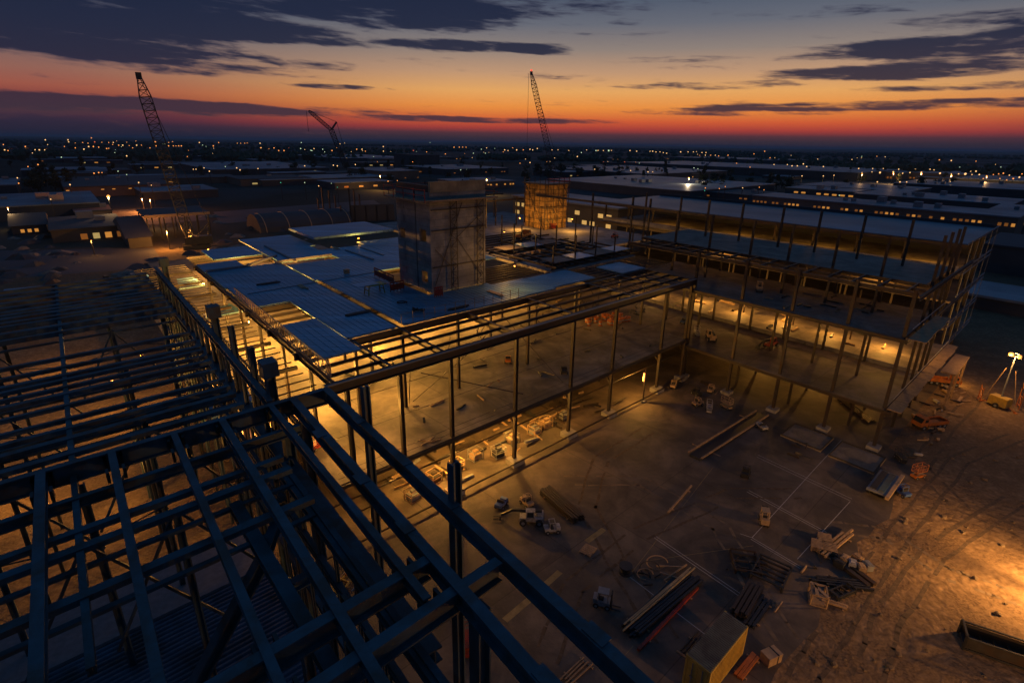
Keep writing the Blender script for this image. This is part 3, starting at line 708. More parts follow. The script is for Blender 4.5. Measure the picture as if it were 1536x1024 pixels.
# lamps of the city
LM = [(5,217,0),(7,225,1),(12,226,0),(38,220,0),(53,225,1),(59,225,1),(67,225,1),(68,210,1),(102,210,1),(103,213,1),(113,215,0),(113,222,0),(124,214,0),(126,224,1),(132,215,0),(133,220,1),(137,207,0),(140,220,0),(142,213,3),(148,221,0),(153,214,0),(160,223,0),(163,214,0),(169,217,0),(170,214,1),(175,212,0),(178,218,0),(184,218,1),(190,214,0),(199,222,0),(204,212,0),(205,218,1),(212,218,0),(225,222,0),(233,213,0),(234,219,0),(234,223,1),(253,214,0),(253,219,0),(259,213,0),(260,219,0),(264,219,0),(268,219,0),(272,219,0),(299,214,1),(304,218,2),(309,220,2),(320,219,0),(328,214,0),(356,215,0),(361,215,0),(367,215,0),(371,215,0),(92,236,2),(190,234,1),(236,231,2),(281,235,0),(42,250,0),(57,247,0),(26,267,1),(28,275,0),(141,260,0),(148,259,0),(153,259,0),(177,257,2),(190,262,2),(290,254,1),(294,254,1),(306,252,1),(314,257,1),(355,252,1),(360,255,1),(338,250,2),(208,274,1),(227,278,1),(105,277,1),(76,299,1),
(390,215,1),(391,222,0),(402,224,0),(411,222,0),(418,226,0),(426,226,0),(433,222,3),(451,223,2),(452,214,2),(466,226,2),(468,226,2),(471,223,1),(484,224,2),(487,228,2),(498,226,0),(505,222,0),(510,216,1),(517,215,1),(535,224,0),(543,224,1),(548,227,0),(575,220,1),(575,227,1),(586,228,1),(620,226,3),(640,228,0),(645,214,2),(668,231,0),(681,221,0),(689,221,0),(694,221,0),(699,221,0),(710,230,2),(722,224,2),(730,222,1),(728,230,2),(742,223,2),(755,228,0),(757,225,1),(762,226,1),(387,253,1),(457,249,1),(500,248,1),(506,249,1),(533,247,1),(566,243,0),(619,243,0),(691,255,2),(700,254,2),(421,274,4),(457,274,2),(478,279,1),(497,275,2),(506,281,4),(582,272,0),(596,271,0),
(769,222,0),(775,225,1),(785,225,0),(795,224,1),(799,225,1),(806,223,1),(828,225,1),(837,225,1),(853,226,1),(872,229,2),(880,225,1),(894,226,2),(897,226,1),(905,226,1),(913,226,2),(917,226,1),(945,226,1),(955,227,1),(975,227,1),(979,227,1),(984,228,1),(990,228,1),(995,229,1),(1000,230,1),(1021,228,1),(1032,228,1),(1040,228,1),(1045,228,1),(1053,229,1),(1059,229,1),(1046,232,1),(1058,233,1),(1066,233,0),(1073,233,1),(1078,234,0),(1092,233,0),(1105,245,0),(1125,251,0),(1131,231,0),(1147,227,0),(780,245,0),(795,244,1),(820,243,0),(860,234,1),(866,235,1),(892,254,1),(946,256,1),(965,257,1),(972,258,1),(979,258,1),(1041,252,2),(1047,253,2),(1058,282,0),(1079,283,0),(1088,280,0),(1114,282,1),(1146,285,0),(1139,281,0),(937,243,3),(905,243,3),(1057,286,4),(1051,296,4),
(1155,237,0),(1161,247,1),(1181,247,1),(1188,249,1),(1196,249,1),(1205,246,1),(1210,250,1),(1235,250,1),(1288,253,1),(1309,253,1),(1325,253,1),(1348,254,1),(1373,254,1),(1395,254,1),(1401,255,1),(1409,240,0),(1427,241,1),(1293,259,1),(1308,258,1),(1320,259,1),(1340,258,1),(1354,260,1),(1365,259,1),(1382,259,1),(1410,260,1),(1427,261,1),(1438,261,1),(1448,261,1),(1458,262,1),(1456,257,1),(1464,257,1),(1469,262,1),(1480,264,0),(1490,262,0),(1498,261,0),(1505,260,0),(1514,263,1),(1520,268,0),(1529,266,1),(1533,261,0),(1316,273,1),(1350,273,1),(1360,273,1),(1259,293,2),(1203,264,1),(1235,264,1),(1251,263,1),(1475,268,0),(1500,268,0),(1510,270,0)]
lk = ['city', 'citywarm', 'citywhite', 'cityred', 'green']
lab = ['orange street lamp glowing in the dark town', 'warm yellow street lamp glowing in the dark town', 'pale greenish white lamp glowing in the dark town', 'small red lamp glowing in the dark town', 'green signal lamp glowing among dark sheds']
big = {(163, 297), (1033, 268), (1382, 259), (1320, 259), (1340, 258), (466, 226), (775, 225), (1410, 260), (1448, 261), (913, 226), (894, 226)}
def street_lamp(x, y, k, s=1.0):
    z = 9.0
    p = px(x, y, z)
    if math.hypot(p.x, p.y) > 9000: p = far(x, y, 9000)
    dd = (p - CAM).length; r = dd / 547 * (.42 if k in (0, 1) else .36) * s * random.uniform(.8, 1.25)
    me = MB().bar((0, 0, -p.z), (0, 0, -r), min(.3, r)); nf = len(me.f); me.ball((0, 0, 0), r, 6, 4)
    o = me.build('street_lamp', M['dark']); o.data.materials.append(G[lk[k]])
    for i, f in enumerate(o.data.polygons): f.material_index = 1 if i >= nf else 0
    o.location = p
    return tag(o, lab[k], 'street lamp', ['orange street lamps', 'warm street lamps', 'white street lamps', 'red street lamps', 'green signal lamps'][k])
for x, y, k in LM: street_lamp(x, y, k, 1.6 if (x, y) in big else 1)
rl = random.Random(5)
for k in range(46):
    x = rl.uniform(0, 1530); y = 203.5 + .0163 * x + rl.choice((9, 11, 13, 16, 20, 24)) + rl.uniform(-1, 3)
    street_lamp(x, y, rl.choice((0, 1, 1, 2)), .62)
# flood lamps of the neighbouring yards
def yard_lamp(x, y, z, label, power, col=(1, .5, .15), big=.3, g='bulb'):
    big *= .6
    p = px(x, y, z); t = Thing('yard_lamp', label, 'lamp post', (p.x, p.y, 0))
    t.part('pole', MB().tube((p.x, p.y, 0), (p.x, p.y, z), .11, 6), M['dark'])
    t.part('lamp_head', MB().ball((p.x, p.y, z + big), big, 8, 6), G[g])
    if power: point(t.o, (0, -.2, z - .25), power, col)
yard_lamp(163, 297, 9, 'brightest lamp in the yard beside the long brown walled warehouse', 2200, (1, .6, .25), .9)
yard_lamp(213, 299, 5, 'orange lamp over the red glowing bay, left one', 14000, (1, .28, .05), .4)
yard_lamp(225, 300, 5, 'orange lamp over the red glowing bay, right one', 14000, (1, .28, .05), .4)
yard_lamp(236, 317, 6, 'lone orange lamp above the canopy', 1200, (1, .5, .15), .35, 'sodium')
yard_lamp(250, 348, 5, 'orange lamp under the canopy by the machines', 7000, (1, .36, .06), .22)
yard_lamp(285, 344, 5, 'second orange lamp under the canopy, near the crane', 900, (1, .36, .06), .22)
yard_lamp(137, 362, 4, 'orange lamp in front of the glowing shed bays', 350, (1, .4, .08), .25)
yard_lamp(12, 313, 7, 'pale lamp at the left edge beside the long dark shed', 700, (1, .6, .25), .4)
yard_lamp(1033, 268, 9, 'bright lamp shining through the dark tree belt', 7000, (1, .75, .45), .8)
yard_lamp(730, 270, 9, 'amber lamp behind the scaffold tower', 9000, (1, .5, .12), .4)
yard_lamp(570, 264, 9, 'orange lamp at the lit end of the narrow warehouse', 9000, (1, .45, .1), .5)
for i, (x, y) in enumerate(((1293, 262), (1340, 261), (1382, 262), (1427, 264), (1480, 266))):
    yard_lamp(x, y, 9, ['tall lamp at the glowing store front', 'tall lamp right of the glowing store', 'brightest lamp of the right lamp row', 'lamp right of the brightest one in the row', 'rightmost tall lamp of the row'][i], 14000, (1, .55, .2), .9)

# low roofs, mounds and posts in the middle distance
rs = random.Random(77)
for k in range(120):
    x = rs.uniform(-10, 1540); y0 = 203.5 + .0163 * x
    y = y0 + rs.choice((22, 27, 33, 40, 48, 58, 70)) + rs.uniform(-3, 3)
    if 540 < x and y > y0 + 52: continue
    p = px(x, y); u0, v0 = uv(p)
    if math.hypot(p.x, p.y) > 2500 or (u0 < 125 and v0 < 125): continue
    du, dv, h = rs.uniform(12, 60), rs.uniform(12, 50), rs.uniform(2.5, 5)
    t = Thing('low_building', 'low plain roofed building in the dark town beyond the site', 'building', W(u0, v0), group='low buildings of the dark town')
    t.part('wall', MB().uvbox(u0, u0 + du, v0, v0 + dv, 0, h), M[rs.choice(('wall', 'wall', 'wallwarm'))])
    t.part('roof', MB().uvbox(u0 - .5, u0 + du + .5, v0 - .5, v0 + dv + .5, h + .02, h + .35), M[rs.choice(('roof', 'roof', 'roofdark'))])
    for j in range(rs.randint(0, 3)):
        t.part('window', MB().uvbox(u0 + du * (.15 + .25 * j), u0 + du * (.22 + .25 * j), v0 - .1, v0 - .02, 1, 2), G[rs.choice(('win', 'windim', 'winy'))])
for k in range(130):
    x, y = rs.uniform(-10, 560), rs.uniform(318, 425)
    if (80 < x < 320 and 325 < y < 372): continue
    p = px(x, y); u0, v0 = uv(p)
    if u0 > 9 and v0 < 104: continue
    n = 9; mb = MB(); r = rs.uniform(1.0, 3.6); h = r * rs.uniform(.25, .5); st = rs.uniform(.5, 1.6)
    base = [p + Vector((r * st * math.cos(2 * PI * j / n) * rs.uniform(.7, 1.2), r * math.sin(2 * PI * j / n) * rs.uniform(.7, 1.2), -.02)) for j in range(n)]
    mid = [p + (q - p) * rs.uniform(.4, .6) + Z * h * rs.uniform(.5, .9) for q in base]
    mb.add(base + mid + [p + Z * h], [(j, (j + 1) % n, n + (j + 1) % n, n + j) for j in range(n)] + [(n + j, n + (j + 1) % n, 2 * n) for j in range(n)])
    single('spoil_heap', mb, M[rs.choice(('lot', 'pad', 'iron', 'roofdark'))], 'dark heap of soil or material on the churned ground left of the hall', 'heap', p, 'heaps on the churned ground')
for x, y, h in ((480, 332, 9), (487, 331, 13), (497, 333, 12), (505, 326, 9), (527, 333, 13), (534, 331, 12), (541, 324, 9), (513, 336, 7)):
    p = px(x, y); single('bare_post', MB().ibeam(p, p + Z * h, .4, .4, .06, up=U, top=False).box(p + Z * .15, (.9, .9, .3), AU), M['dark'], 'bare dark steel post standing in the row left of the stair tower', 'post', p, 'bare posts left of the tower')
p = px(392, 350); u0, v0 = uv(p); mb = MB(); n = 10; L0 = 34
t = Thing('arched_shed', 'dark barrel roofed shed with pale ribs behind the blue roof', 'shed', p)
prof = [(math.cos(PI * j / n), math.sin(PI * j / n)) for j in range(n + 1)]
vs = [W(u0 + s, v0 + 9 + 9 * a, 5.5 * b) for s in (0, L0) for a, b in prof]
t.part('shell', mb.add(vs, [(j, j + 1, n + 2 + j, n + 1 + j) for j in range(n)] + [tuple(range(n, -1, -1)), tuple(range(n + 1, 2 * n + 2))]), M['roofdark'])
for s in (2, 10, 18, 26, 33):
    mb = MB()
    for j in range(n): mb.bar(W(u0 + s, v0 + 9 + 9.1 * prof[j][0], 5.56 * prof[j][1]), W(u0 + s, v0 + 9 + 9.1 * prof[j + 1][0], 5.56 * prof[j + 1][1]), .25)
    t.part('rib', mb, M['tan'])
t = Thing('site_wall', 'tall dark boarded wall just left of the stair tower', 'wall', px(545, 335))
a_, b_ = px(528, 333), px(592, 330); t.part('panel', MB().bar(a_ + Z * 3.2, b_ + Z * 3.2, .3, 6.4), M['wall'])
for k in range(4): q = a_.lerp(b_, (k + .3) / 4); t.part('buttress', MB().bar(q - V * .4, q - V * .4 + Z * 6.0, .4), M['dark'])
# trees
def crown_mb(rr, h, w, n, conic):
    mb = MB(); cl = []
    for k in range(rr.randint(6, 9)):
        a = rr.uniform(0, 6.28); zz = rr.uniform(.3, .92) * h; lim = w * (1 - zz / h if conic else math.sqrt(max(.05, 1 - ((zz / h - .58) / .5) ** 2)))
        r = lim * math.sqrt(rr.random()) * .75
        cl.append((Vector((r * math.cos(a), r * math.sin(a), zz)), rr.uniform(.28, .5) * w))
    for k in range(n):
        c, s = rr.choice(cl)
        p = c + Vector((rr.gauss(0, .5), rr.gauss(0, .5), rr.gauss(0, .42))) * s
        a = Vector((rr.uniform(-1, 1), rr.uniform(-1, 1), rr.uniform(-1, 1))).normalized(); b = a.orthogonal().normalized(); c2 = a.cross(b)
        q = rr.uniform(.28, .6)
        mb.add([p - b * q, p + c2 * q * .7, p + b * q, p - c2 * q * .7], [(0, 1, 2, 3)])
    return mb
trk = MB().tube((0, 0, 0), (.1, 0, 4.5), .3, 6, .12).tube((.05, 0, 3), (1.3, .6, 6), .12, 5, .04).tube((.05, 0, 2.6), (-1.2, -.5, 5.6), .12, 5, .04)
protos = []
for k in range(5):
    t = Thing('tree', 'tree', 'tree', (0, -200 - k * 10, 0), local=True)
    t.part('crown', crown_mb(random.Random(k + 40), (9, 10, 8, 11, 12)[k], (3.6, 4.2, 4.4, 3.2, 2.6)[k], 520, k > 2), M['leaf']); t.part('trunk', trk, M['bark'])
    protos.append(t.o)
TL = tuple(list(('dark leafy tree in the belt beyond the blue roofed warehouse', 'dark tree in the clump at the far left edge', 'dark tree standing among the sheds behind the white roofed building', 'dark tree beside the low office by the green signal', 'dark tree in the row behind the huge grey warehouse')) + ['dark tree standing loose among the low roofs of the town'])
spots = []
rt = random.Random(11)
for k in range(26): spots.append((rt.uniform(805, 1000), rt.uniform(262, 270), 0))
for k in range(22): spots.append((rt.uniform(1040, 1185), rt.uniform(276, 290), 3))
for k in range(16): spots.append((rt.uniform(45, 112), rt.uniform(276, 288), 1))
for k in range(14): spots.append((rt.uniform(440, 620), rt.uniform(256, 264), 2))
for k in range(14): spots.append((rt.uniform(1270, 1400), rt.uniform(262, 268), 4))
for k in range(70):
    x = rt.uniform(0, 1530); y = 203.5 + .0163 * x + rt.choice((36, 44, 52, 60)) + rt.uniform(-4, 4); p_ = px(x, y); a_, b_ = uv(p_)
    if a_ > 125 or b_ > 140: spots.append((x, y, 5))
used = set()
for i, (x, y, k) in enumerate(spots):
    j = i % 5; o = protos[j]
    c = o if j not in used else copy_tree(o)
    used.add(j); p = px(x, y); c.location = p
    s = rt.uniform(.75, 1.3); c.scale = (s, s, s * rt.uniform(.85, 1.15)); c.rotation_euler = (0, 0, rt.uniform(0, 6))
    c['label'] = TL[k]; c['group'] = ('trees of the central belt', 'trees at the far left', 'trees among the sheds', 'trees by the low office', 'trees behind the grey warehouse', 'loose trees among the low roofs')[k]

# cranes
def latt(p, q, w, n, r, taper=True):
    """square lattice boom from p to q with four chords and lacing"""
    p = Vector(p); q = Vector(q); a = (q - p).normalized(); x = a.cross(Z).normalized(); y = x.cross(a); mb = MB()
    def corner(f, i):
        s = w / 2 * (min(1, .35 + f * 7, .3 + (1 - f) * 6) if taper else 1)
        return p.lerp(q, f) + x * s * (1, 1, -1, -1)[i] + y * s * (1, -1, -1, 1)[i]
    for k in range(n):
        f0, f1 = k / n, (k + 1) / n
        for i in range(4):
            j = (i + 1) % 4
            mb.bar(corner(f0, i), corner(f1, i), r * 2); mb.bar(corner(f0, i if k % 2 else j), corner(f1, j if k % 2 else i), r * 1.3)
            mb.bar(corner(f0, i), corner(f0, j), r * 1.2)
    return mb
def crawler(name, label, base, tip, w, n, r, beacon=False, rz=0, hook=None, kink=None, rear=None):
    base = Vector(base); tip = Vector(tip)
    t = Thing(name, label, 'crane', base)
    a = (tip - base); a.z = 0; a = a.normalized() if a.length > .1 else Vector((1, 0, 0)); s = Vector((-a.y, a.x, 0)); ang = math.atan2(a.y, a.x)
    for k in (-1, 1):
        t.part('crawler_track', MB().box(base + s * 2.4 * k + Z * .6, (7, .9, 1.2), ang), M['dark'])
    t.part('cab_house', MB().box(base + Z * 2.4 - a * 1.2, (6, 3, 2.2), ang).box(base + Z * 2.3 + a * 2 + s * 1.2, (1.6, 1.1, 1.9), ang), M['dark'])
    root = base + Z * 2.0 + a * 1.2
    if kink is None:
        t.part('boom', latt(root, tip, w, n, r), M['dark'])
        gant = base + Z * 7 - a * 4
        t.part('gantry', MB().bar(base + Z * 3 - a * 3.4, gant, .3).bar(base + Z * 3, gant, .25), M['dark'])
        t.part('pendant_rope', MB().tube(gant, tip, r * .7, 5), M['dark'])
        m = MB(); m.box(tip, (w * .5, w * .4, w * .6), ang); t.part('boom_head', m, M['dark'])
        top = tip
    else:
        kink = Vector(kink)
        t.part('mast', latt(root, kink, w, n, r, False), M['dark'])
        t.part('jib', latt(kink, tip, w * .7, n, r * .8), M['dark'])
        t.part('rear_strut', MB().bar(kink, Vector(rear), w * .4), M['dark'])
        t.part('pendant_rope', MB().tube(Vector(rear), tip, r * .6, 5).tube(Vector(rear), base + Z * 2 - a * 3, r * .6, 5), M['dark'])
        top = tip
    if hook:
        hp = Vector((top.x, top.y, hook)) + a * w * .5
        t.part('hoist_rope', MB().tube(top + a * w * .5, hp, r * .6, 5), M['dark']); t.part('hook_block', MB().box(hp, (.8, .5, 1.2)), M['dark'])
    if beacon: t.part('beacon', MB().ball(top + Z * w * .5, w * .16, 8, 6), G['red'])
    return t
b = px(296, 372); dist = math.hypot(b.x, b.y)
crawler('lattice_crane', 'tallest near crane with a black lattice boom leaning left over the sheds', b, far(208, 114, dist), 2.7, 26, .10, hook=None)
b = px(834, 272); dist = math.hypot(b.x, b.y)
crawler('lattice_crane', 'crane with twin black lattice boom and a red beacon on its tip', b, far(797, 110, dist), 4.2, 30, .2, beacon=True, hook=12)
b = px(520, 252); dist = math.hypot(b.x, b.y)
crawler('luffing_crane', 'small distant crane with a jib bent towards the left', b, far(463, 166, dist), 5, 12, .4, kink=far(497, 195, dist), rear=far(505, 183, dist), hook=40)
# ------------------------------------------------------------------ machines and site clutter
VS = .66
def wheel(t, x, y, r, w, s=1):
    a = MB().tube((x, y - w / 2, r), (x, y + w / 2, r), r, 14)
    wl = t.part('wheel', a, M['black'])
    t.sub(wl, 'hub', MB().tube((x, y - w / 2 - .02, r), (x, y + w / 2 + .02, r), r * .5, 10), M['grey'])
def telehandler(p, rz, label, m='white', boom_up=.22):
    t = Thing('telehandler', label, 'telehandler', p, rz, local=True); t.o.scale = (VS,) * 3
    b = MB().box((0, 0, .72), (3.0, 1.1, .5)).box((-1.05, -.35, 1.15), (.9, .8, .5)).box((1.2, 0, .6), (.6, 1.3, .35))
    t.part('body', b, M[m])
    c = MB().box((.15, .42, 1.0), (1.15, .75, .5))
    for x in (-.35, .65):
        for y in (.1, .75): c.bar((x, y, 1.2), (x * .9 + .03, y, 2.1), .09)
    c.box((.15, .42, 2.14), (1.2, .82, .09))
    cab = t.part('cab', c, M[m]); t.sub(cab, 'window', MB().box((.14, .42, 1.68), (.86, .62, .78)), M['glass'])
    t.part('boom', MB().bar((-1.3, -.32, 1.5), (2.6, -.32, 1.5 + 2.6 * boom_up * .0 + .1), .34, .36).bar((2.4, -.32, 1.55), (3.9, -.32, .75), .26, .28), M['dark'])
    t.part('fork', MB().box((4.0, -.32, .5), (.12, 1.0, .6)).box((4.45, -.62, .22), (.9, .1, .07)).box((4.45, -.02, .22), (.9, .1, .07)), M['dark'])
    for x in (-1.0, 1.05):
        for y in (-.72, .72): wheel(t, x, y, .45, .34)
    return t
def buggy(p, rz, label, m='white', cage=True, cat='buggy'):
    t = Thing('utility_buggy', label, cat, p, rz, local=True); t.o.scale = (VS,) * 3
    t.part('body', MB().box((0, 0, .5), (1.9, 1.0, .28)).box((.72, 0, .74), (.5, .95, .3)).box((-.65, 0, .72), (.75, 1.0, .2)), M[m])
    t.part('seat', MB().box((-.1, 0, .74), (.45, .85, .2)).box((-.34, 0, 1.0), (.12, .85, .45)), M['black'])
    if cage:
        r = MB()
        for y in (-.45, .45): r.bar((.5, y, .75), (.3, y, 1.6), .07).bar((-.4, y, .75), (-.4, y, 1.6), .07).bar((.3, y, 1.6), (-.4, y, 1.6), .07)
        r.bar((.3, -.45, 1.6), (.3, .45, 1.6), .07).bar((-.4, -.45, 1.6), (-.4, .45, 1.6), .07)
        t.part('roll_frame', r, M[m])
    for x in (-.65, .65):
        for y in (-.5, .5): wheel(t, x, y, .27, .2)
    return t
def scissor(p, rz, label, m='orange', h=.9):
    t = Thing('scissor_lift', label, 'scissor lift', p, rz, local=True); t.o.scale = (VS,) * 3
    t.part('chassis', MB().box((0, 0, .42), (2.0, .9, .34)), M[m])
    a = MB()
    for y in (-.3, .3): a.bar((-.8, y, .6), (.8, y, .6 + h), .09).bar((.8, y, .6), (-.8, y, .6 + h), .09)
    t.part('scissor_arm', a, M['grey'])
    t.part('platform', MB().box((0, 0, .66 + h), (2.1, .95, .1)), M[m])
    r = MB()
    for x in (-1.0, 0, 1.0):
        for y in (-.45, .45): r.bar((x, y, .7 + h), (x, y, 1.7 + h), .055)
    for z in (1.2, 1.7):
        for y in (-.45, .45): r.bar((-1, y, z + h), (1, y, z + h), .055)
        for x in (-1, 1): r.bar((x, -.45, z + h), (x, .45, z + h), .055)
    t.part('guard_rail', r, M[m])
    for x in (-.7, .7):
        for y in (-.42, .42): wheel(t, x, y, .24, .16)
    return t
def forklift(p, rz, label, m='tan'):
    t = Thing('forklift', label, 'forklift', p, rz, local=True); t.o.scale = (VS,) * 3
    t.part('body', MB().box((-.2, 0, .6), (1.7, 1.0, .55)).box((-.85, 0, .95), (.5, 1.0, .35)), M[m])
    g = MB()
    for x in (-.7, .45):
        for y in (-.42, .42): g.bar((x, y, .85), (x * .8, y, 1.95), .07)
    g.box((-.1, 0, 1.98), (1.15, .95, .06))
    t.part('overhead_guard', g, M[m]); t.part('seat', MB().box((-.25, 0, .95), (.45, .5, .16)).box((-.48, 0, 1.2), (.1, .5, .4)), M['black'])
    mm = MB()
    for y in (-.3, .3): mm.bar((.78, y, .15), (.78, y, 2.0), .1)
    for z in (.4, 1.1, 1.9): mm.bar((.78, -.3, z), (.78, .3, z), .08)
    t.part('mast', mm, M['dark']); t.part('fork', MB().box((1.3, -.25, .12), (1.0, .1, .06)).box((1.3, .25, .12), (1.0, .1, .06)).box((.86, 0, .35), (.06, .8, .45)), M['dark'])
    for x in (-.75, .45):
        for y in (-.46, .46): wheel(t, x, y, .3, .22)
    return t
def truck(p, rz, label, m='red', cat='truck', s=1.0):
    t = Thing('truck', label, cat, p, rz, local=True); t.o.scale = (VS,) * 3
    t.part('chassis', MB().box((-.4, 0, .6), (5.0, 1.0, .22)), M['dark'])
    cab = t.part('cab', MB().add([(x, y, z) for y in (-.95, .95) for x, z in ((1.5, .7), (3.0, .7), (3.0, 1.35), (2.5, 2.2), (1.5, 2.25))], [(0, 1, 2, 3, 4), (9, 8, 7, 6, 5), (0, 5, 6, 1), (1, 6, 7, 2), (2, 7, 8, 3), (3, 8, 9, 4), (4, 9, 5, 0)]), M[m])
    t.sub(cab, 'window', MB().add([(2.98, -.85, 1.4), (2.98, .85, 1.4), (2.55, .85, 2.15), (2.55, -.85, 2.15)], [(0, 1, 2, 3)]).box((2.0, 0, 1.75), (.7, 1.92, .55)), M['glass'])
    t.part('bed', MB().box((-.85, 0, .85), (4.2, 1.95, .2)).box((-.85, .95, 1.15), (4.2, .08, .5)).box((-.85, -.95, 1.15), (4.2, .08, .5)).box((-2.92, 0, 1.15), (.08, 1.9, .5)), M[m])
    for x in (2.2, -1.2, -2.2):
        for y in (-.82, .82): wheel(t, x, y, .45, .3)
    return t
A = lambda deg: AU + math.radians(deg)
telehandler(px(797, 783), A(-8) + math.radians(142), 'white machine with cab and a long dark boom pointing up-left, on the dark yard')
buggy(px(828, 797), A(-35), 'small white open buggy right beside the white boom machine'); buggy(px(790, 757), A(80), 'white buggy with roll frame behind the boom machine', 'tan')
buggy(px(752, 759), A(20), 'small blue cart left of the white boom machine', 'blue', False, 'cart')
forklift(px(905, 908), A(-60), 'little dark forklift alone on the yard left of the pipe stacks', 'grey')
forklift(px(1145, 783), A(30), 'tan forklift on the white chalk lines')
buggy(px(1118, 713), A(15), 'dark low buggy alone in the middle of the yard', 'dark', True)
buggy(px(1142, 643), A(60), 'small white cart at the end of the long twin beams', 'white', False, 'cart')
for x, y, r, m, l in ((1010, 581, 20, 'tan', 'tan buggy nearest the inner corner column'), (1044, 592, 70, 'dark', 'dark buggy in front of the wing between two columns'), (1066, 588, 10, 'tan', 'tan cart just under the wing floor edge'), (1046, 608, -20, 'tan', 'tan buggy second row by the inner corner')):
    buggy(px(x, y), A(r), l, m)
scissor(px(1063, 617), A(30), 'small folded white lift in front of the buggies by the corner', 'white', .3); scissor(px(1089, 612), A(75), 'white lift with rails right of the small folded one', 'tan', .5)
scissor(px(700, 975), A(60), 'red lift machine standing beneath the foreground beams', 'red', .8)
scissor(px(1376, 716), A(-25), 'orange lift beside the flat trailer at the right', 'orange', .5); buggy(px(1352, 742), A(60), 'blue cart behind the flat trailer', 'blue', True, 'cart')
truck(px(1393, 640), A(150), 'orange truck parked by the wing corner', 'orange'); scissor(px(1350, 690), A(40), 'dark lift under the wing corner', 'dark', .2)
truck(px(1412, 576), A(-60), 'orange truck with glowing lamp by the far end of the wing', 'orange')
# on the hall and wing floors
truck(px(1040, 442), A(10), 'red and white truck on the lit floor seen below the second deck', 'red'); truck(px(1042, 466), A(10), 'dark red low truck on the lit floor by the corner', 'red')
scissor(px(1045, 503, 4.85), A(40), 'pale lift on the first floor of the wing', 'white', .3); telehandler(px(1066, 510, 4.85), A(40), 'tan loader on the first floor of the wing', 'tan')
telehandler(px(1156, 520, 4.85), A(170), 'red loader on the first floor of the wing', 'red'); buggy(px(1026, 485, 4.85), A(0), 'blue buggy on the floor near the inner corner', 'blue')
forklift(px(1138, 437, 12.6), A(30), 'tan forklift up on the second floor of the wing'); buggy(px(1290, 470), A(30), 'white buggy on the far lit floor', 'white')
buggy(px(762, 543, 5.8), A(45), 'orange cart alone on the hall floor', 'orange', False, 'cart'); buggy(px(846, 559, 5.8), A(45), 'dark cart on the hall floor by a front column', 'dark', False, 'cart')
scissor(px(476, 672, 5.8), A(20), 'red and tan lift at the left end of the hall floor', 'red', .2)
truck(px(785, 358, ZR + .12), A(20), 'orange crane truck on the rough roof behind the tower', 'orange'); buggy(px(800, 364, ZR + .12), A(60), 'pale cart on the rough roof behind the tower', 'white')
buggy(px(922, 357, ZR + .12), A(0), 'red buggy near the columns on the rough roof', 'red')
# yard trucks at left
truck(px(150, 425), A(15), 'dark truck with lit load beyond the left joists', 'dark'); truck(px(190, 422), A(12), 'dark grey truck parked behind the left joists', 'grey'); truck(px(222, 415), A(12), 'truck with two white lamps nearest the side wall', 'grey')
for p in (px(220, 418, 1.5), px(221, 414, 1.5)):
    t = Thing('vehicle_lamp', 'small white lamp glowing on the truck beside the side wall', 'lamp', p, group='white truck lamps', local=True)
    t.part('bulb', MB().ball((0, 0, 0), .28, 6, 4), G['citywhite']); t.part('bracket', MB().bar((0, 0, -.3), (0, 0, -.9), .08), M['dark'])
t = Thing('tarp_shelter', 'pale blue tarp shelter with a glowing front edge at the left', 'shelter', px(36, 450))
p0 = px(10, 455); 
t.part('tarp', MB().prism([px(0, 452, 2.6), px(72, 443, 2.6), px(70, 428, 2.6), px(6, 434, 2.6)], 2.5, 2.62), M['deck'])
for q in ((2, 451), (71, 442), (69, 430), (8, 434)): t.part('post', MB().bar(px(*q, 2.5), Vector((px(*q, 2.5).x, px(*q, 2.5).y, 0)), .12), M['iron'])
for x, y, r in ((20, 508, 10), (60, 490, 0)):
    t = Thing('site_cabin', ['white site cabin under the left joists, lower one', 'grey site cabin under the left joists, upper one'][r == 0], 'cabin', px(x, y), A(r), local=True)
    t.part('wall', MB().box((0, 0, 1.2), (6, 2.6, 2.4)), M['white' if r else 'grey']); t.part('roof', MB().box((0, 0, 2.47), (6.2, 2.8, .12)), M['roofdark']); t.part('window', MB().box((0, -1.31, 1.5), (1.2, .04, .8)), G['windim']); t.part('door', MB().box((2, -1.31, 1.02), (.9, .05, 2.0)), M['tan'])

# ---- container
t = Thing('storage_container', 'mustard yellow storage container with ribbed roof at the bottom', 'container', W(25.4, 9.3))
cu0, cu1, cv0, cv1, ch = 23.1, 27.8, 8.45, 10.05, 2.35
def ribbed(mb, p0, p1, nrm, z0, z1, n):
    for k in range(n):
        a = p0.lerp(p1, (k + .1) / n); b_ = p0.lerp(p1, (k + .6) / n)
        mb.hexa([Vector((*q, z)) for z in (z0, z1) for q in ((a.x, a.y), (b_.x, b_.y), (b_.x + nrm.x, b_.y + nrm.y), (a.x + nrm.x, a.y + nrm.y))])
    return mb
t.part('wall', MB().uvbox(cu0 + .05, cu1 - .05, cv0 + .05, cv1 - .05, .12, ch - .05), M['box'])
m = MB(); ribbed(m, W(cu0 + .1, cv0 + .048), W(cu1 - .1, cv0 + .048), V * -.05, .3, ch - .2, 22); t.part('side_panel', m, M['box'])
m = MB()
for u in (cu0, cu1 - .14):
    for v in (cv0, cv1 - .14): m.uvbox(u, u + .14, v, v + .14, 0, ch)
for z in (.12, ch - .16):
    m.uvbox(cu0 + .14, cu1 - .14, cv0 + .003, cv0 + .10, z, z + .16); m.uvbox(cu0 + .004, cu0 + .1, cv0 + .14, cv1 - .14, z, z + .16)
t.part('frame', m, M['box'])
m = MB()
for k in range(30): m.uvbox(cu0 + .06 + k * .153, cu0 + .06 + k * .153 + .085, cv0 + .04, cv1 - .04, ch - .04, ch + .03)
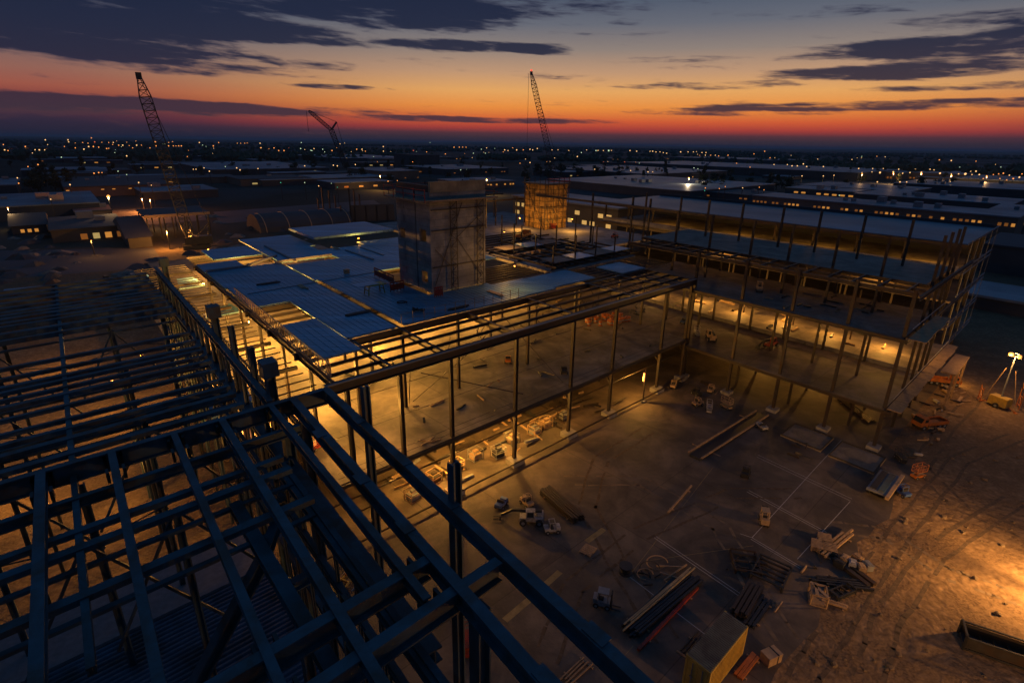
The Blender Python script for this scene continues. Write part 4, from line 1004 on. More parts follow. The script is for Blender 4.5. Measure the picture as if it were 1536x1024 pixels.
m.uvbox(cu0 + .03, cu1 - .03, cv0 + .02, cv1 - .02, ch - .05, ch - .012); t.part('roof', m, M['boxroof'])
for k in (0, 1):
    v0 = cv0 + .16 + k * .64
    d_ = t.part('door', MB().uvbox(cu0 - .01, cu0 + .05, v0, v0 + .62, .3, ch - .2), M['box'])
    t.sub(d_, 'lock_rod', MB().tube(W(cu0 - .04, v0 + .3, .3), W(cu0 - .04, v0 + .3, ch - .22), .025, 6).box(W(cu0 - .05, v0 + .3, 1.1), (.06, .2, .06), AU), M['grey'])

# ---- beams, pipes and timber lying on the yard; every member is a thing of its own
def member(name, label, cat, p, q, kind, w, m, group, d=None):
    p = Vector(p); q = Vector(q); mb = MB(); c = (p + q) / 2
    if kind == 'i': mb.ibeam(p, q, w, d or w * 1.3, .03, top=False)
    elif kind == 'o': mb.tube(p, q, w / 2, 8)
    else: mb.bar(p, q, w, d or w)
    return single(name, mb, M[m], label, cat, c, group)
rp = random.Random(21)
def bundle(a, b, n, kind, w, m, name, label, cat, group, spread, layers=1, jit=.25, z0=.14):
    pa, pb = px(*a), px(*b); dr = (pb - pa).normalized(); sd = Vector((-dr.y, dr.x, 0))
    for l in range(layers):
        for k in range(n):
            o = sd * ((k - (n - 1) / 2) * spread + rp.uniform(-.02, .02)); j0 = rp.uniform(-jit, jit); j1 = rp.uniform(-jit, jit)
            zz = Z * (z0 + l * (w * 1.35)); tw = sd * rp.uniform(-.05, .05)
            member(name, label, cat, pa + o + dr * j0 + zz, pb + o + dr * j1 + zz + tw, kind, w, m, group)
    for f in (.15, .85):
        q = pa.lerp(pb, f); wd_ = n * spread / 2 + .1
        member('bearer', 'timber bearer under a bundle of steel', 'bearer', q - sd * wd_ + Z * .05, q + sd * wd_ + Z * .05, 'b', .1, 'wood', 'timber bearers under the bundles')
bundle((817, 738), (868, 782), 5, 'i', .2, 'iron', 'steel_beam', 'dark steel beam in the bundle right of the white boom machine', 'beam', 'beams by the boom machine', .26, 2, .1)
bundle((938, 946), (1030, 866), 3, 'b', .09, 'ply', 'timber_batten', 'yellow timber batten on the long stack above the container', 'batten', 'yellow battens of the long stack', .15, 1, .9, .52)
bundle((944, 950), (1040, 870), 7, 'i', .15, 'dark', 'steel_section', 'black steel section in the long stack above the container', 'steel section', 'black sections of the long stack', .19, 2, .3)
bundle((957, 976), (1046, 884), 1, 'b', .2, 'red', 'red_beam', 'long red painted beam beside the black steel stack', 'beam', 'red beam by the stack', .2, 1, .05)
bundle((932, 945), (1015, 865), 2, 'o', .10, 'steel', 'steel_pipe', 'blue grey pipe along the upper edge of the long stack', 'pipe', 'pipes of the long stack', .2, 1, .2)
bundle((1106, 928), (1132, 882), 4, 'i', .22, 'iron', 'steel_beam', 'dark beam standing in the bundle behind the container', 'beam', 'beams behind the container', .3, 2, .2)
bundle((1124, 938), (1150, 900), 3, 'i', .2, 'dark', 'steel_section', 'black section right of the bundle behind the container', 'steel section', 'sections behind the container', .26, 1, .3)
bundle((1106, 1018), (1133, 983), 3, 'b', .16, 'orange', 'orange_beam', 'rust orange beam lying along the container side', 'beam', 'orange beams by the container', .2, 1, .1)
bundle((1042, 686), (1142, 622), 2, 'b', .16, 'wood', 'edge_rail', 'one of two long girder edges coloured pale as if lit, beside the dark strip before the wing', 'rail', 'lit coloured girder edges of the dark strip', 1.5, 1, .05, .3)  # timber colour stands for the lit top flanges of a girder pair
member('dark_strip', 'very long dark sheet put in the gap between the two girder edges before the wing', 'dark sheet', px(1042, 686, .12), px(1142, 622, .12), 'b', 1.2, 'dark', None, .22)  # dark sheet stands in for the dark gap between the girders
bundle((1002, 770), (1037, 731), 1, 'b', .14, 'wood', 'timber_beam', 'single timber lying alone in the middle of the yard', 'timber', 'single timber', .2)
bundle((1228, 838), (1272, 802), 3, 'b', .16, 'wood', 'timber_beam', 'loose timber sticking out beyond the pallet stack', 'timber', 'timbers at the pallet stack', .3, 1, .6, .3)
bundle((1228, 872), (1300, 880), 4, 'i', .17, 'dark', 'steel_section', 'black section in the low pile below the pallets', 'steel section', 'sections below the pallets', .24, 1, .6)
bundle((1252, 838), (1306, 880), 2, 'b', .34, 'iron', 'steel_plate', 'dark steel plate angled beside the pallet stack', 'plate', 'plates by the pallet stack', .5, 1, .2)
bundle((1232, 900), (1270, 913), 2, 'b', .14, 'wood', 'timber_beam', 'timber lying right of the wooden crate', 'timber', 'timbers by the crate', .2)
bundle((1020, 987), (1045, 957), 3, 'o', .12, 'dark', 'steel_pipe', 'dark pipe in the loose pile left of the container', 'pipe', 'pipes left of the container', .2, 1, .5)
bundle((850, 1022), (884, 990), 4, 'b', .08, 'wood', 'timber_batten', 'batten lying by the end of the foreground edge beam', 'batten', 'battens by the edge beam', .2, 1, .5)
bundle((1262, 600), (1308, 634), 4, 'i', .16, 'iron', 'steel_section', 'section stacked on the ground under the wing corner', 'steel section', 'sections under the wing corner', .3)
bundle((640, 668), (655, 655), 4, 'b', .12, 'wood', 'timber_batten', 'batten on the hall floor near the slab edge', 'batten', 'battens on the hall floor', .3, 1, .6, Z1 + .14) if False else None
for x0, y0, x1, y1 in ((632, 668, 652, 655), (640, 664, 662, 658), (628, 660, 648, 662), (716, 592, 726, 600), (730, 580, 738, 574)):
    member('timber_batten', 'batten dropped on the hall floor near its front edge', 'batten', px(x0, y0, Z1 + .1), px(x1, y1, Z1 + .12), 'b', .12, 'wood', 'battens on the hall floor')
# pallets, crates, racks
def pallet(p, rz, label, group=None, load=None, n=1):
    for k in range(n):
        mb = MB(); z = k * .16
        for j in range(6): mb.box((-.5 + j * .2, 0, z + .13), (.14, 1.0, .03))
        for y in (-.43, 0, .43): mb.box((0, y, z + .06), (1.14, .1, .1))
        o = mb.build('pallet', M['wood']); o.location = p; o.rotation_euler = (0, 0, rz + rp.uniform(-.06, .06)); tag(o, label, 'pallet', group)
for x, y in ((1226, 822), (1243, 826), (1236, 812)): pallet(px(x, y), A(20), 'pallet in the pale pallet stack right of the chalk lines', 'pallets of the pale stack', n=3)
pallet(px(882, 826), A(10), 'single pallet lying on the yard right of the boom machine')
for x, y, k in ((1266, 843, 0), (1277, 850, 1), (1290, 856, 2), (1300, 853, 3), (1285, 842, 4), (1258, 850, 5)):
    p = px(x, y)
    single('fitting_box', MB().box((p.x, p.y, .3), (.7, .5, .5), A(k * 17)).box((p.x, p.y, .58), (.5, .3, .08), A(k * 17)), M[('tan', 'white', 'tan', 'grey', 'wood', 'dark')[k]], ('tan', 'white', 'tan', 'grey', 'wooden', 'dark')[k] + ' box of fittings in the heap right of the pallets, ' + ('leftmost tan one', 'the white one', 'right tan one', 'the grey one', 'the wooden one', 'the black one')[k], 'box', p)
t = Thing('timber_crate', 'open wooden crate frame on the dirt edge below the steel piles', 'crate', px(1225, 900), A(25), local=True)
m = MB()
for x in (-.6, .6):
    for y in (-.5, .5): m.bar((x, y, 0), (x, y, .9), .1)
for z in (.06, .9):
    for y in (-.5, .5): m.bar((-.6, y, z), (.6, y, z), .1)
    for x in (-.6, .6): m.bar((x, -.5, z), (x, .5, z), .1)
t.part('frame', m, M['wood']); t.part('lid', MB().bar((-.6, -.5, .98), (.6, .5, .98), .2, .05).bar((-.6, .2, .98), (.6, .2, .98), .2, .05), M['tan']); t.part('base', MB().box((0, 0, .14), (1.1, .9, .05)), M['wood'])
t = Thing('tool_crate', 'weathered crate with slanted lid right of the container', 'crate', px(1155, 990), A(-20), local=True)
t.part('body', MB().box((0, 0, .3), (1.1, .7, .6)), M['wood']); t.part('lid', MB().bar((-.55, 0, .66), (.55, 0, .66), .74, .06), M['tan']); t.part('strap', MB().box((.2, 0, .36), (.07, .74, .74)), M['dark'])
def rack(p, rz, label, L=3.0, wd=1.4, h=.5, m='dark', bars=5):
    t = Thing('steel_rack', label, 'rack', p, rz, local=True); f = MB()
    for x in (-L / 2, L / 2):
        for y in (-wd / 2, wd / 2): f.bar((x, y, 0), (x, y, h), .12)
        f.bar((x, -wd / 2, h), (x, wd / 2, h), .12)
    for y in (-wd / 2, wd / 2): f.bar((-L / 2, y, .12), (L / 2, y, .12), .12).bar((-L / 2, y, h - .1), (L / 2, y, h - .1), .1)
    t.part('frame', f, M[m])
    for k in range(bars): t.part('shelf_bar', MB().bar((-L / 2 + L * (k + .5) / bars, -wd / 2, .28), (-L / 2 + L * (k + .5) / bars, wd / 2, .28), .12), M['iron'])
    return t
rack(px(1155, 862), A(8), 'dark steel rack lying in the middle of the pile above the container', 2.6, 2.2, .45); rack(px(1118, 846), A(35), 'rusty open frame with loose bars left of the dark rack', 2.3, 1.8, .4, 'iron', 3)
rack(px(1262, 890), A(-20), 'low blue black rack on the dirt below the pallets', 1.9, .7, .4, 'dark', 4)
t = rack(px(1493, 978), A(-72), 'big dark skip rack in the bottom right corner', 3.6, 1.5, 1.1, 'dark', 5)
t.part('side_panel', MB().box((0, .7, .5), (3.5, .06, .8)), M['iron']); t.part('side_panel', MB().box((0, -.7, .5), (3.5, .06, .8)), M['iron']); t.part('floor_panel', MB().box((0, 0, .16), (3.5, 1.3, .06)), M['dark'])
t = Thing('flat_trailer', 'flat bed trailer with two steel plates below the wing corner', 'trailer', px(1322, 733), A(0), local=True)
t.part('bed', MB().box((0, 0, .7), (4.6, 1.6, .16)), M['grey']); t.part('side_beam', MB().box((0, -.95, .72), (5.4, .3, .25)), M['tan']); t.part('cargo_plate', MB().box((0, .35, .84), (4.0, .5, .1)), M['dark']); t.part('cargo_plate', MB().box((0, -.3, .84), (4.0, .5, .1)), M['steel'])
for x in (-1.5, -.7, 1.8):
    for y in (-.7, .7): wheel(t, x, y, .34, .22)
for i, (u0, u1, v0, v1) in enumerate(((57.2, 61.2, 14.0, 18.3), (57.0, 61.2, 8.9, 13.2))):
    t = Thing('footing_pad', ['square concrete pad with raised edges before the wing, left one', 'square concrete pad with raised edges before the wing, nearest the corner'][i], 'concrete pad', W(u0, v0))
    t.part('slab', MB().uvbox(u0, u1, v0, v1, .005, .14), M['pad'])
    for a in ((u0, u0 + .12, v0, v1), (u1 - .12, u1, v0, v1), (u0 + .12, u1 - .12, v0, v0 + .12), (u0 + .12, u1 - .12, v1 - .12, v1)): t.part('edge_form', MB().uvbox(*a, .142, .24), M['bark'])
# hoops, reel, cones
for k, (x, y, r) in enumerate(((974, 858, .75), (985, 850, .8), (967, 866, .6))):
    p = px(x, y); mb = MB(); n = 16
    for j in range(n):
        a0 = PI * 1.5 * j / n; a1 = PI * 1.5 * (j + 1) / n
        mb.tube(p + Vector((r * math.cos(a0), r * math.sin(a0) * .5, .1 + r * .4 * (1 + math.sin(a0)))), p + Vector((r * math.cos(a1), r * math.sin(a1) * .5, .1 + r * .4 * (1 + math.sin(a1)))), .045, 6)
    single('steel_hoop', mb, M['wood' if k else 'iron'], 'bent hoop lying between the cable reel and the long stack', 'hoop', p, 'bent hoops by the reel')
for x0, y0, x1, y1 in ((990, 858, 1020, 868), (985, 848, 1024, 850), (996, 870, 1030, 846)):
    member('timber_batten', 'batten crossed over the bent hoops', 'batten', px(x0, y0, .3), px(x1, y1, .2), 'b', .1, 'wood', 'battens on the hoops')
t = Thing('cable_reel', 'black cable reel standing alone left of the hoops', 'cable reel', px(938, 858), local=True)
t.part('drum', MB().tube((0, 0, .1), (0, 0, .55), .34, 14), M['black']); t.part('flange', MB().tube((0, 0, 0), (0, 0, .1), .5, 18), M['dark']); t.part('flange', MB().tube((0, 0, .55), (0, 0, .65), .5, 18), M['dark'])
# drums clustered on the hall floor
dm = MB().tube((0, 0, 0), (0, 0, .72), .28, 12); db = MB().tube((0, 0, .25), (0, 0, .45), .287, 12)
pt = Thing('traffic_drum', 'small orange and white drum in the cluster on the hall floor', 'drum', px(905, 480, Z1), group='orange drums on the hall floor', local=True)
pt.part('barrel', dm, M['orange']); pt.part('band', db, M['white'])
for k in range(34):
    c = copy_tree(pt.o); q = px(rp.uniform(880, 925) if k < 26 else rp.uniform(928, 944), rp.uniform(474, 490) if k < 26 else rp.uniform(476, 486), Z1); c.location = q
for k in range(9):
    p = px(rp.uniform(932, 962), rp.uniform(463, 474), Z1)
    single('pipe_offcut', MB().tube(p + Z * .15, p + Z * .15 + Vector((rp.uniform(-.9, .9), rp.uniform(-.9, .9), .1)), .13, 8), M['dark'], 'dark offcut in the heap behind the orange drums', 'offcut', p, 'dark offcuts on the hall floor')
# barriers and gear on the roof
def barrier(a, b, label, z=ZR + .18, m='red'):
    p, q = px(*a, z), px(*b, z); t = Thing('site_barrier', label, 'barrier', (p + q) / 2)
    for k in range(5): t.part('post', MB().bar(p.lerp(q, k / 4), p.lerp(q, k / 4) + Z * 1.1, .07), M[m])
    for h in (.25, .65, 1.05): t.part('rail', MB().bar(p + Z * h, q + Z * h, .09, .16), M[m])
    t.part('mesh_panel', MB().bar(p + Z * .5, q + Z * .5, .02, .7), M[m])
barrier((562, 414), (591, 427), 'long red mesh barrier on the blue roof before the stair tower'); barrier((586, 438), (606, 434), 'short red barrier beside the yellow trestle'); barrier((652, 446), (664, 444), 'short red barrier at the foot of the stair tower')
barrier((818, 343), (834, 344), 'red barrier at the foot of the scaffold tower')
t = Thing('work_trestle', 'yellow trestle table with a blue sheet on the roof before the stair tower', 'trestle', px(562, 440, ZR + .18), A(0), local=True)
m = MB()
for x in (-1.0, 1.0):
    for y in (-.5, .5): m.bar((x, y, 0), (x * .85, y * .85, 1.0), .1)
    m.bar((x * .92, -.45, .5), (x * .92, .45, .5), .08)
t.part('legs', m, M['yellow']); t.part('table_top', MB().box((0, 0, 1.05), (2.3, 1.3, .1)), M['yellow']); t.part('blue_sheet', MB().box((-.9, .3, 1.13), (2.6, 1.5, .05)), M['deck'])
for x, y, l in ((603, 455, 'coil of dark hose lying on the blue roof'), (628, 467, 'small heap of parts on the blue roof edge'), (520, 410, 'tan box near the panel joint on the blue roof')):
    p = px(x, y, ZR + .19); mb = MB()
    if 'coil' in l:
        for k in range(14): mb.tube(p + Vector((.5 * math.cos(k * .45), .5 * math.sin(k * .45), .07 + .01 * k)), p + Vector((.5 * math.cos(k * .45 + .45), .5 * math.sin(k * .45 + .45), .08 + .01 * k)), .06, 6)
        single('hose_coil', mb, M['black'], l, 'hose', p)
    elif 'heap' in l:
        for k in range(9): mb.bar(p + Vector((rp.uniform(-.7, .7), rp.uniform(-.5, .5), .1)), p + Vector((rp.uniform(-.7, .7), rp.uniform(-.5, .5), .3)), .12)
        single('parts_heap', mb, M['iron'], l, 'heap', p)
    else: single('parts_box', mb.box(p + Z * .25, (.6, .5, .5), AU).box(p + Z * .52, (.66, .56, .05), AU), M['tan'], l, 'box', p)
# debris on the rough roof
for k in range(46):
    x, y = rp.uniform(745, 880), rp.uniform(358, 408); y = max(y, 352 + (x - 745) * .02)
    p = px(x, y, ZR + .17); u_, v_ = uv(p)
    if u_ < 50: continue
    q = p + (U if rp.random() < .6 else V) * rp.uniform(.8, 3.2) + Z * rp.uniform(0, .15)
    member('loose_member', 'loose plank or bar scattered on the rough roof behind the tower', 'plank', p, q, 'b', rp.uniform(.1, .26), rp.choice(('wood', 'iron', 'tan', 'dark')), 'loose members on the rough roof')
for k in range(5): member('brick_pack', 'pink brick pack in the row on the rough roof', 'brick pack', px(765 + k * 11, 386 - k * 2.2, ZR + .3), px(773 + k * 11, 384.5 - k * 2.2, ZR + .3), 'b', .5, 'tan', 'brick packs on the rough roof')
for k in range(26):
    p = px(rp.uniform(1120, 1330), rp.uniform(440, 470), ZB + .07); u_, v_ = uv(p)
    if not (62.5 < u_ < 75 and 11 < v_ < 44): continue
    member('loose_board', 'loose board lying on the second floor of the wing', 'board', p, p + (U if rp.random() < .5 else V) * rp.uniform(.6, 2), 'b', .16, rp.choice(('wood', 'iron')), 'loose boards on the second floor')
# chalk lines and tape on the yard
def line(a, b, w=.07, m='pale', name='chalk_line', label='pale chalk line ruled across the concrete yard'):
    p, q = px(*a), px(*b); s = (q - p).normalized(); s = Vector((-s.y, s.x, 0)) * w / 2
    o = MB().add([p - s + Z * .012, q - s + Z * .012, q + s + Z * .012, p + s + Z * .012], [(0, 1, 2, 3)]).build(name, M[m]); o['kind'] = 'structure'
for a, b in (((981, 806), (1118, 900)), ((984, 804), (1121, 897)), ((1135, 685), (1276, 751)), ((1137, 682), (1278, 748)), ((1120, 737), (1238, 800)), ((1123, 735), (1240, 798)), ((1126, 808), (1200, 852)), ((1128, 806), (1202, 850)), ((1128, 806), (1225, 700)), ((1196, 838), (1275, 752)), ((945, 865), (1080, 968)), ((1225, 700), (1262, 660)), ((1110, 800), (1128, 806))):
    line(a, b, .05)
for a, b in (((940, 868), (1070, 700)), ((975, 840), (1130, 818)), ((930, 990), (950, 968))): line(a, b, .035, 'tanline')
line((700, 965), (735, 935), .5, 'tanline', 'worn_marking'); line((757, 930), (795, 898), .5, 'tanline', 'worn_marking'); line((812, 882), (840, 857), .5, 'tanline', 'worn_marking'); line((880, 812), (906, 793), .5, 'tanline', 'worn_marking')
# materials under the hall edge
ru = random.Random(8)
for k in range(60):
    u_ = ru.uniform(14, 47); v_ = ru.uniform(34.9, 40.5)
    p = W(u_, v_, .1); kind = ru.choice(('b', 'b', 'o', 'i')); L_ = ru.uniform(.8, 3.2)
    dr = U if ru.random() < .7 else V
    member('stored_member', 'length of timber or steel stored under the hall floor', 'stored length', p + Z * ru.uniform(0, .5), p + dr * L_ + Z * ru.uniform(0, .5), kind, ru.uniform(.1, .3), ru.choice(('wood', 'iron', 'iron', 'grey', 'dark', 'wood')), 'stored lengths under the hall')
for k in range(9):
    p = W(19 + k * 2.7 + ru.uniform(-.6, .6), 36.4 + ru.uniform(-.7, 1.4))
    t = Thing('material_cage', 'wire cage of materials stored under the hall floor edge', 'cage', p, AU + ru.uniform(-.2, .2), group='cages under the hall', local=True)
    m = MB()
    for x in (-.6, .6):
        for y in (-.5, .5): m.bar((x, y, 0), (x, y, 1.1), .07)
    for z in (.1, .6, 1.1):
        for y in (-.5, .5): m.bar((-.6, y, z), (.6, y, z), .05)
        for x in (-.6, .6): m.bar((x, -.5, z), (x, .5, z), .05)
    t.part('cage', m, M[ru.choice(('iron', 'grey', 'tan'))]); t.part('contents', MB().box((0, 0, .4), (1.0, .8, .55)).box((.1, .1, .8), (.5, .4, .3)), M[ru.choice(('wood', 'iron', 'dark', 'grey'))])
for x, y, m, w_ in ((522, 872, 'orange', 'nearer the camera'), (508, 888, 'yellow', 'lowest of all'), (535, 845, 'orange', 'farthest back'), (527, 862, 'tan', 'in the middle'), (548, 878, 'grey', 'furthest towards the yard')):
    t = Thing('ladder_frame', m + ' ladder frame ' + w_ + ' leaning among the gear below the foreground beams', 'ladder', px(x, y), A(20), local=True)
    mb = MB()
    for yy in (-.35, .35): mb.bar((-1, yy, .2), (1, yy, .5), .1)
    t.part('side_rail', mb, M[m]); mb = MB()
    for k in range(4): mb.bar((-.8 + k * .5, -.35, .23 + k * .075), (-.8 + k * .5, .35, .23 + k * .075), .08)
    t.part('rung', mb, M[m])
# clutter at the foot of the wing
for k in range(40):
    u_ = ru.uniform(62, 92); v_ = ru.uniform(6.2, 9.0) if u_ > 64 else ru.uniform(18, 33); uu = u_ if u_ > 64 else ru.uniform(62.5, 64)
    p = W(uu, v_, .12); member('loose_board', 'board or offcut lying on the ground along the wing', 'board', p, p + Vector((ru.uniform(-1.3, 1.3), ru.uniform(-1.3, 1.3), ru.uniform(0, .25))), 'b', ru.uniform(.1, .28), ru.choice(('wood', 'tan', 'iron', 'white')), 'loose boards along the wing')
t = Thing('plank_landing', 'slanted timber landing at the far end of the wing', 'landing', W(84, 8))
t.part('deck', MB().uvbox(81, 90, 7.3, 8.85, 4.2, 4.4), M['wood'])
for u in (81.3, 85, 89.7): t.part('post', MB().uvbox(u - .12, u + .12, 7.4, 7.64, 0, 4.19), M['wood'])

# tyre tracks pressed into dirt and yard
rk = random.Random(31)
M['track'] = mat('tyre_dust', (.115, .078, .048), .9, 0, .5, 2.5)
M['mud'] = mat('tracked_mud', (.17, .125, .085), .9, 0, .45, 1.2)
def track(pts, w, m, z):
    o = MB(); P_ = [px(*q) for q in pts]; L_ = []
    for k in range(len(P_) - 1):
        for j in range(8): L_.append(P_[k].lerp(P_[k + 1], j / 8) + Vector((rk.uniform(-.08, .08), rk.uniform(-.08, .08), 0)))
    for s in (-.75, .75):
        for a, b in zip(L_, L_[1:]):
            d_ = (b - a).normalized(); n_ = Vector((-d_.y, d_.x, 0)); w2 = w * rk.uniform(.7, 1.15) / 2
            if rk.random() < .13: continue
            o.add([a + n_ * (s - w2) + Z * z, b + n_ * (s - w2) + Z * z, b + n_ * (s + w2) + Z * z, a + n_ * (s + w2) + Z * z], [(0, 1, 2, 3)])
    ob = o.build('tyre_track', M[m]); ob['kind'] = 'structure'
track(((1536, 800), (1440, 760), (1380, 700), (1420, 640), (1470, 590)), .32, 'track', .006); track(((1300, 1024), (1330, 930), (1400, 830), (1536, 740)), .32, 'track', .007)
track(((1200, 1024), (1280, 900), (1350, 800), (1440, 690), (1536, 650)), .3, 'track', .008); track(((1250, 790), (1330, 800), (1420, 860), (1536, 900)), .3, 'mud', .009)
track(((1180, 960), (1080, 790), (960, 720), (830, 720)), .26, 'mud', .010); track(((1000, 960), (930, 850), (880, 760), (900, 690), (980, 640)), .26, 'track', .011); track(((820, 990), (860, 880), (960, 800), (1100, 740), (1210, 740)), .24, 'track', .013)
for k in range(70):
    x, y = rk.uniform(1180, 1536), rk.uniform(640, 1020); p = px(x, y); u_, v_ = uv(p)
    if v_ > 6.0: continue
    r = rk.uniform(.07, .24); mb = MB().ball(p + Z * r * .3, r, 5, 4, .7)
    for q in range(len(mb.v)): mb.v[q] += Vector((rk.uniform(-.3, .3), rk.uniform(-.3, .3), rk.uniform(-.2, .2))) * r
    single('stone', mb, M['mud'], 'stone or clod lying loose on the dirt at the right', 'stone', p, 'stones on the dirt')
for k in range(52):
    c_ = rk.choice(((1120, 850, 34, 18), (1255, 850, 34, 22), (1130, 905, 20, 20), (985, 860, 30, 14), (1320, 720, 26, 16), (1050, 590, 40, 14), (1215, 668, 44, 16)))
    p = px(c_[0] + rk.gauss(0, .6) * c_[2], c_[1] + rk.gauss(0, .6) * c_[3]) + Z * .08
    member('scrap_length', 'short dark length of scrap steel or timber strewn round the piles on the yard', 'scrap', p, p + Vector((rk.uniform(-1, 1), rk.uniform(-1, 1), rk.uniform(0, .35))) * rk.uniform(.5, 1.1), rk.choice(('b', 'o', 'i')), rk.uniform(.07, .17), rk.choice(('iron', 'dark', 'wood', 'iron')), 'scrap round the piles')
# bundles on the blue roof
for k, (x, y, d_) in enumerate(((540, 470, 0), (450, 430, 1), (690, 462, 0), (500, 372, 1), (405, 425, 0), (740, 440, 1))):
    p = px(x, y, ZR + .26)
    for j in range(4):
        a_ = (V if d_ else U); s_ = (U if d_ else V)
        member('deck_bar', 'bar of a small bundle lying on the blue roof panels', 'bar', p + s_ * j * .16 - a_ * rk.uniform(.9, 1.5), p + s_ * j * .16 + a_ * rk.uniform(.9, 1.5), 'b', .1, 'tan' if k % 2 else 'iron', 'bars in bundles on the blue roof')
for k in range(26):
    q_ = W(rk.uniform(76.5, 87), rk.uniform(12, 46), ZA + .1)
    member('stored_bundle', 'bundle or offcut lying on the lit far floor of the wing', 'bundle', q_, q_ + (U if rk.random() < .5 else V) * rk.uniform(.6, 3.0) + Z * rk.uniform(0, .3), rk.choice(('b', 'o', 'b')), rk.uniform(.12, .4), rk.choice(('wood', 'iron', 'dark', 'tan')), 'bundles on the far floor of the wing')
for k in range(40):
    q_ = W(rk.uniform(20, 60), rk.uniform(35, 60), Z1 + .07)
    member('floor_offcut', 'offcut or plank lying loose on the hall floor', 'offcut', q_, q_ + Vector((rk.uniform(-1, 1), rk.uniform(-1, 1), rk.uniform(0, .15))) * rk.uniform(.6, 1.8), rk.choice(('b', 'o', 'b')), rk.uniform(.08, .22), rk.choice(('wood', 'iron', 'dark', 'dark')), 'loose offcuts on the hall floor')
# ---- mobile light towers
def light_tower(p, h, label, power, rz=0, aim=None, ladder=True):
    t = Thing('light_tower', label, 'light tower', p, rz, local=True)
    t.part('generator_body', MB().box((0, 0, .8), (2.0, 1.2, 1.0)).box((0, 0, 1.36), (1.9, 1.1, .12)), M['yellow'])
    t.part('mast', MB().tube((0, 0, 1.3), (0, 0, h * .6), .1, 8).tube((0, 0, h * .6), (0, 0, h), .07, 8), M['grey'])
    for s in (-1, 1):
        t.part('outrigger', MB().bar((s * .9, 0, .4), (s * 1.9, 0, .1), .1).box((s * 1.9, 0, .05), (.35, .35, .08)), M['orange'])
        hd = t.part('lamp_head', MB().box((s * .45, .1, h + .1), (.5, .3, .5)), M['dark'])
        t.sub(hd, 'bulb', MB().ball((s * .45, -.2, h + .1), .24, 8, 6), G['bulb'])
        wheel(t, 0, s * .65, .32, .2)
    t.part('cross_arm', MB().bar((-.6, .1, h + .3), (.6, .1, h + .3), .09), M['grey'])
    if ladder: t.part('guy_pole', MB().tube((-1.8, 0, .1), (-.5, 0, h * .75), .05, 6).tube((1.8, 0, .1), (.5, 0, h * .75), .05, 6), M['tan'])
    lo = point(t.o, (0, -.75, h - .1), power * LAMPK, (1, .47, .12), .2)
    if aim is not None:
        point(t.o, (0, -1.2, h - .2), power * .32, (1, .47, .12), .2)
        lo.data.type = 'SPOT'; lo.data.spot_size = math.radians(130); lo.data.spot_blend = 1.0
        d_ = Matrix.Rotation(-rz, 3, 'Z') @ (Vector(aim) - Vector(p) - Z * h); lo.rotation_euler = d_.to_track_quat('-Z', 'Y').to_euler()
    return t
LT = px(1497, 610)
light_tower(LT, 6.8, 'tall light tower with two glowing lamps on the dirt at the right', 1100, AU - PI / 2 - .4)
light_tower(W(25, -10), 5.5, 'light tower standing outside the picture beyond the container', 5600, AU + PI / 2)
light_tower(W(49.8, -5.6), 4.4, 'light tower just beyond the dirt glow at the right edge', 9000, AU, aim=W(48.5, 1.0))
for i, (x, y) in enumerate(((1468, 600), (1526, 612))):
    t = Thing('scaffold', ['orange scaffold frame left of the tall light tower', 'orange scaffold frame at the right edge beside the light tower'][i], 'scaffold', px(x, y), AU + .3, local=True)
    for s in (-.6, .6): t.part('standard', MB().tube((s, 0, 0), (s, 0, 4.6 if i else 2.0), .06, 6), M['orange'])
    for k in range(4 if i else 2): t.part('ledger', MB().bar((-.6, 0, .5 + k * 1.1), (.6, 0, .5 + k * 1.1), .09), M['orange'])
    t.part('brace', MB().bar((-.6, 0, .5), (.6, 0, 1.6), .06), M['orange'])
# pole lamp at the hall front
q = W(51.7, 33.4); t = Thing('pole_lamp', 'column mounted lamp with a tall glowing strip at the hall front', 'lamp', q)
t.part('pole', MB().tube(q, q + Z * 4.4, .09, 8), M['iron']); t.part('base', MB().box(q + Z * .15, (.5, .5, .3), AU), M['conc'])
t.part('bulb', MB().box(q + Z * 3.4 - U * .18 + V * .1, (.16, .16, 1.1), AU), G['bulb']); point(t.o, Vector((-U.x * .4 + V.x * .5, -U.y * .4 + V.y * .5, 3.2)), 900 * LAMPK)

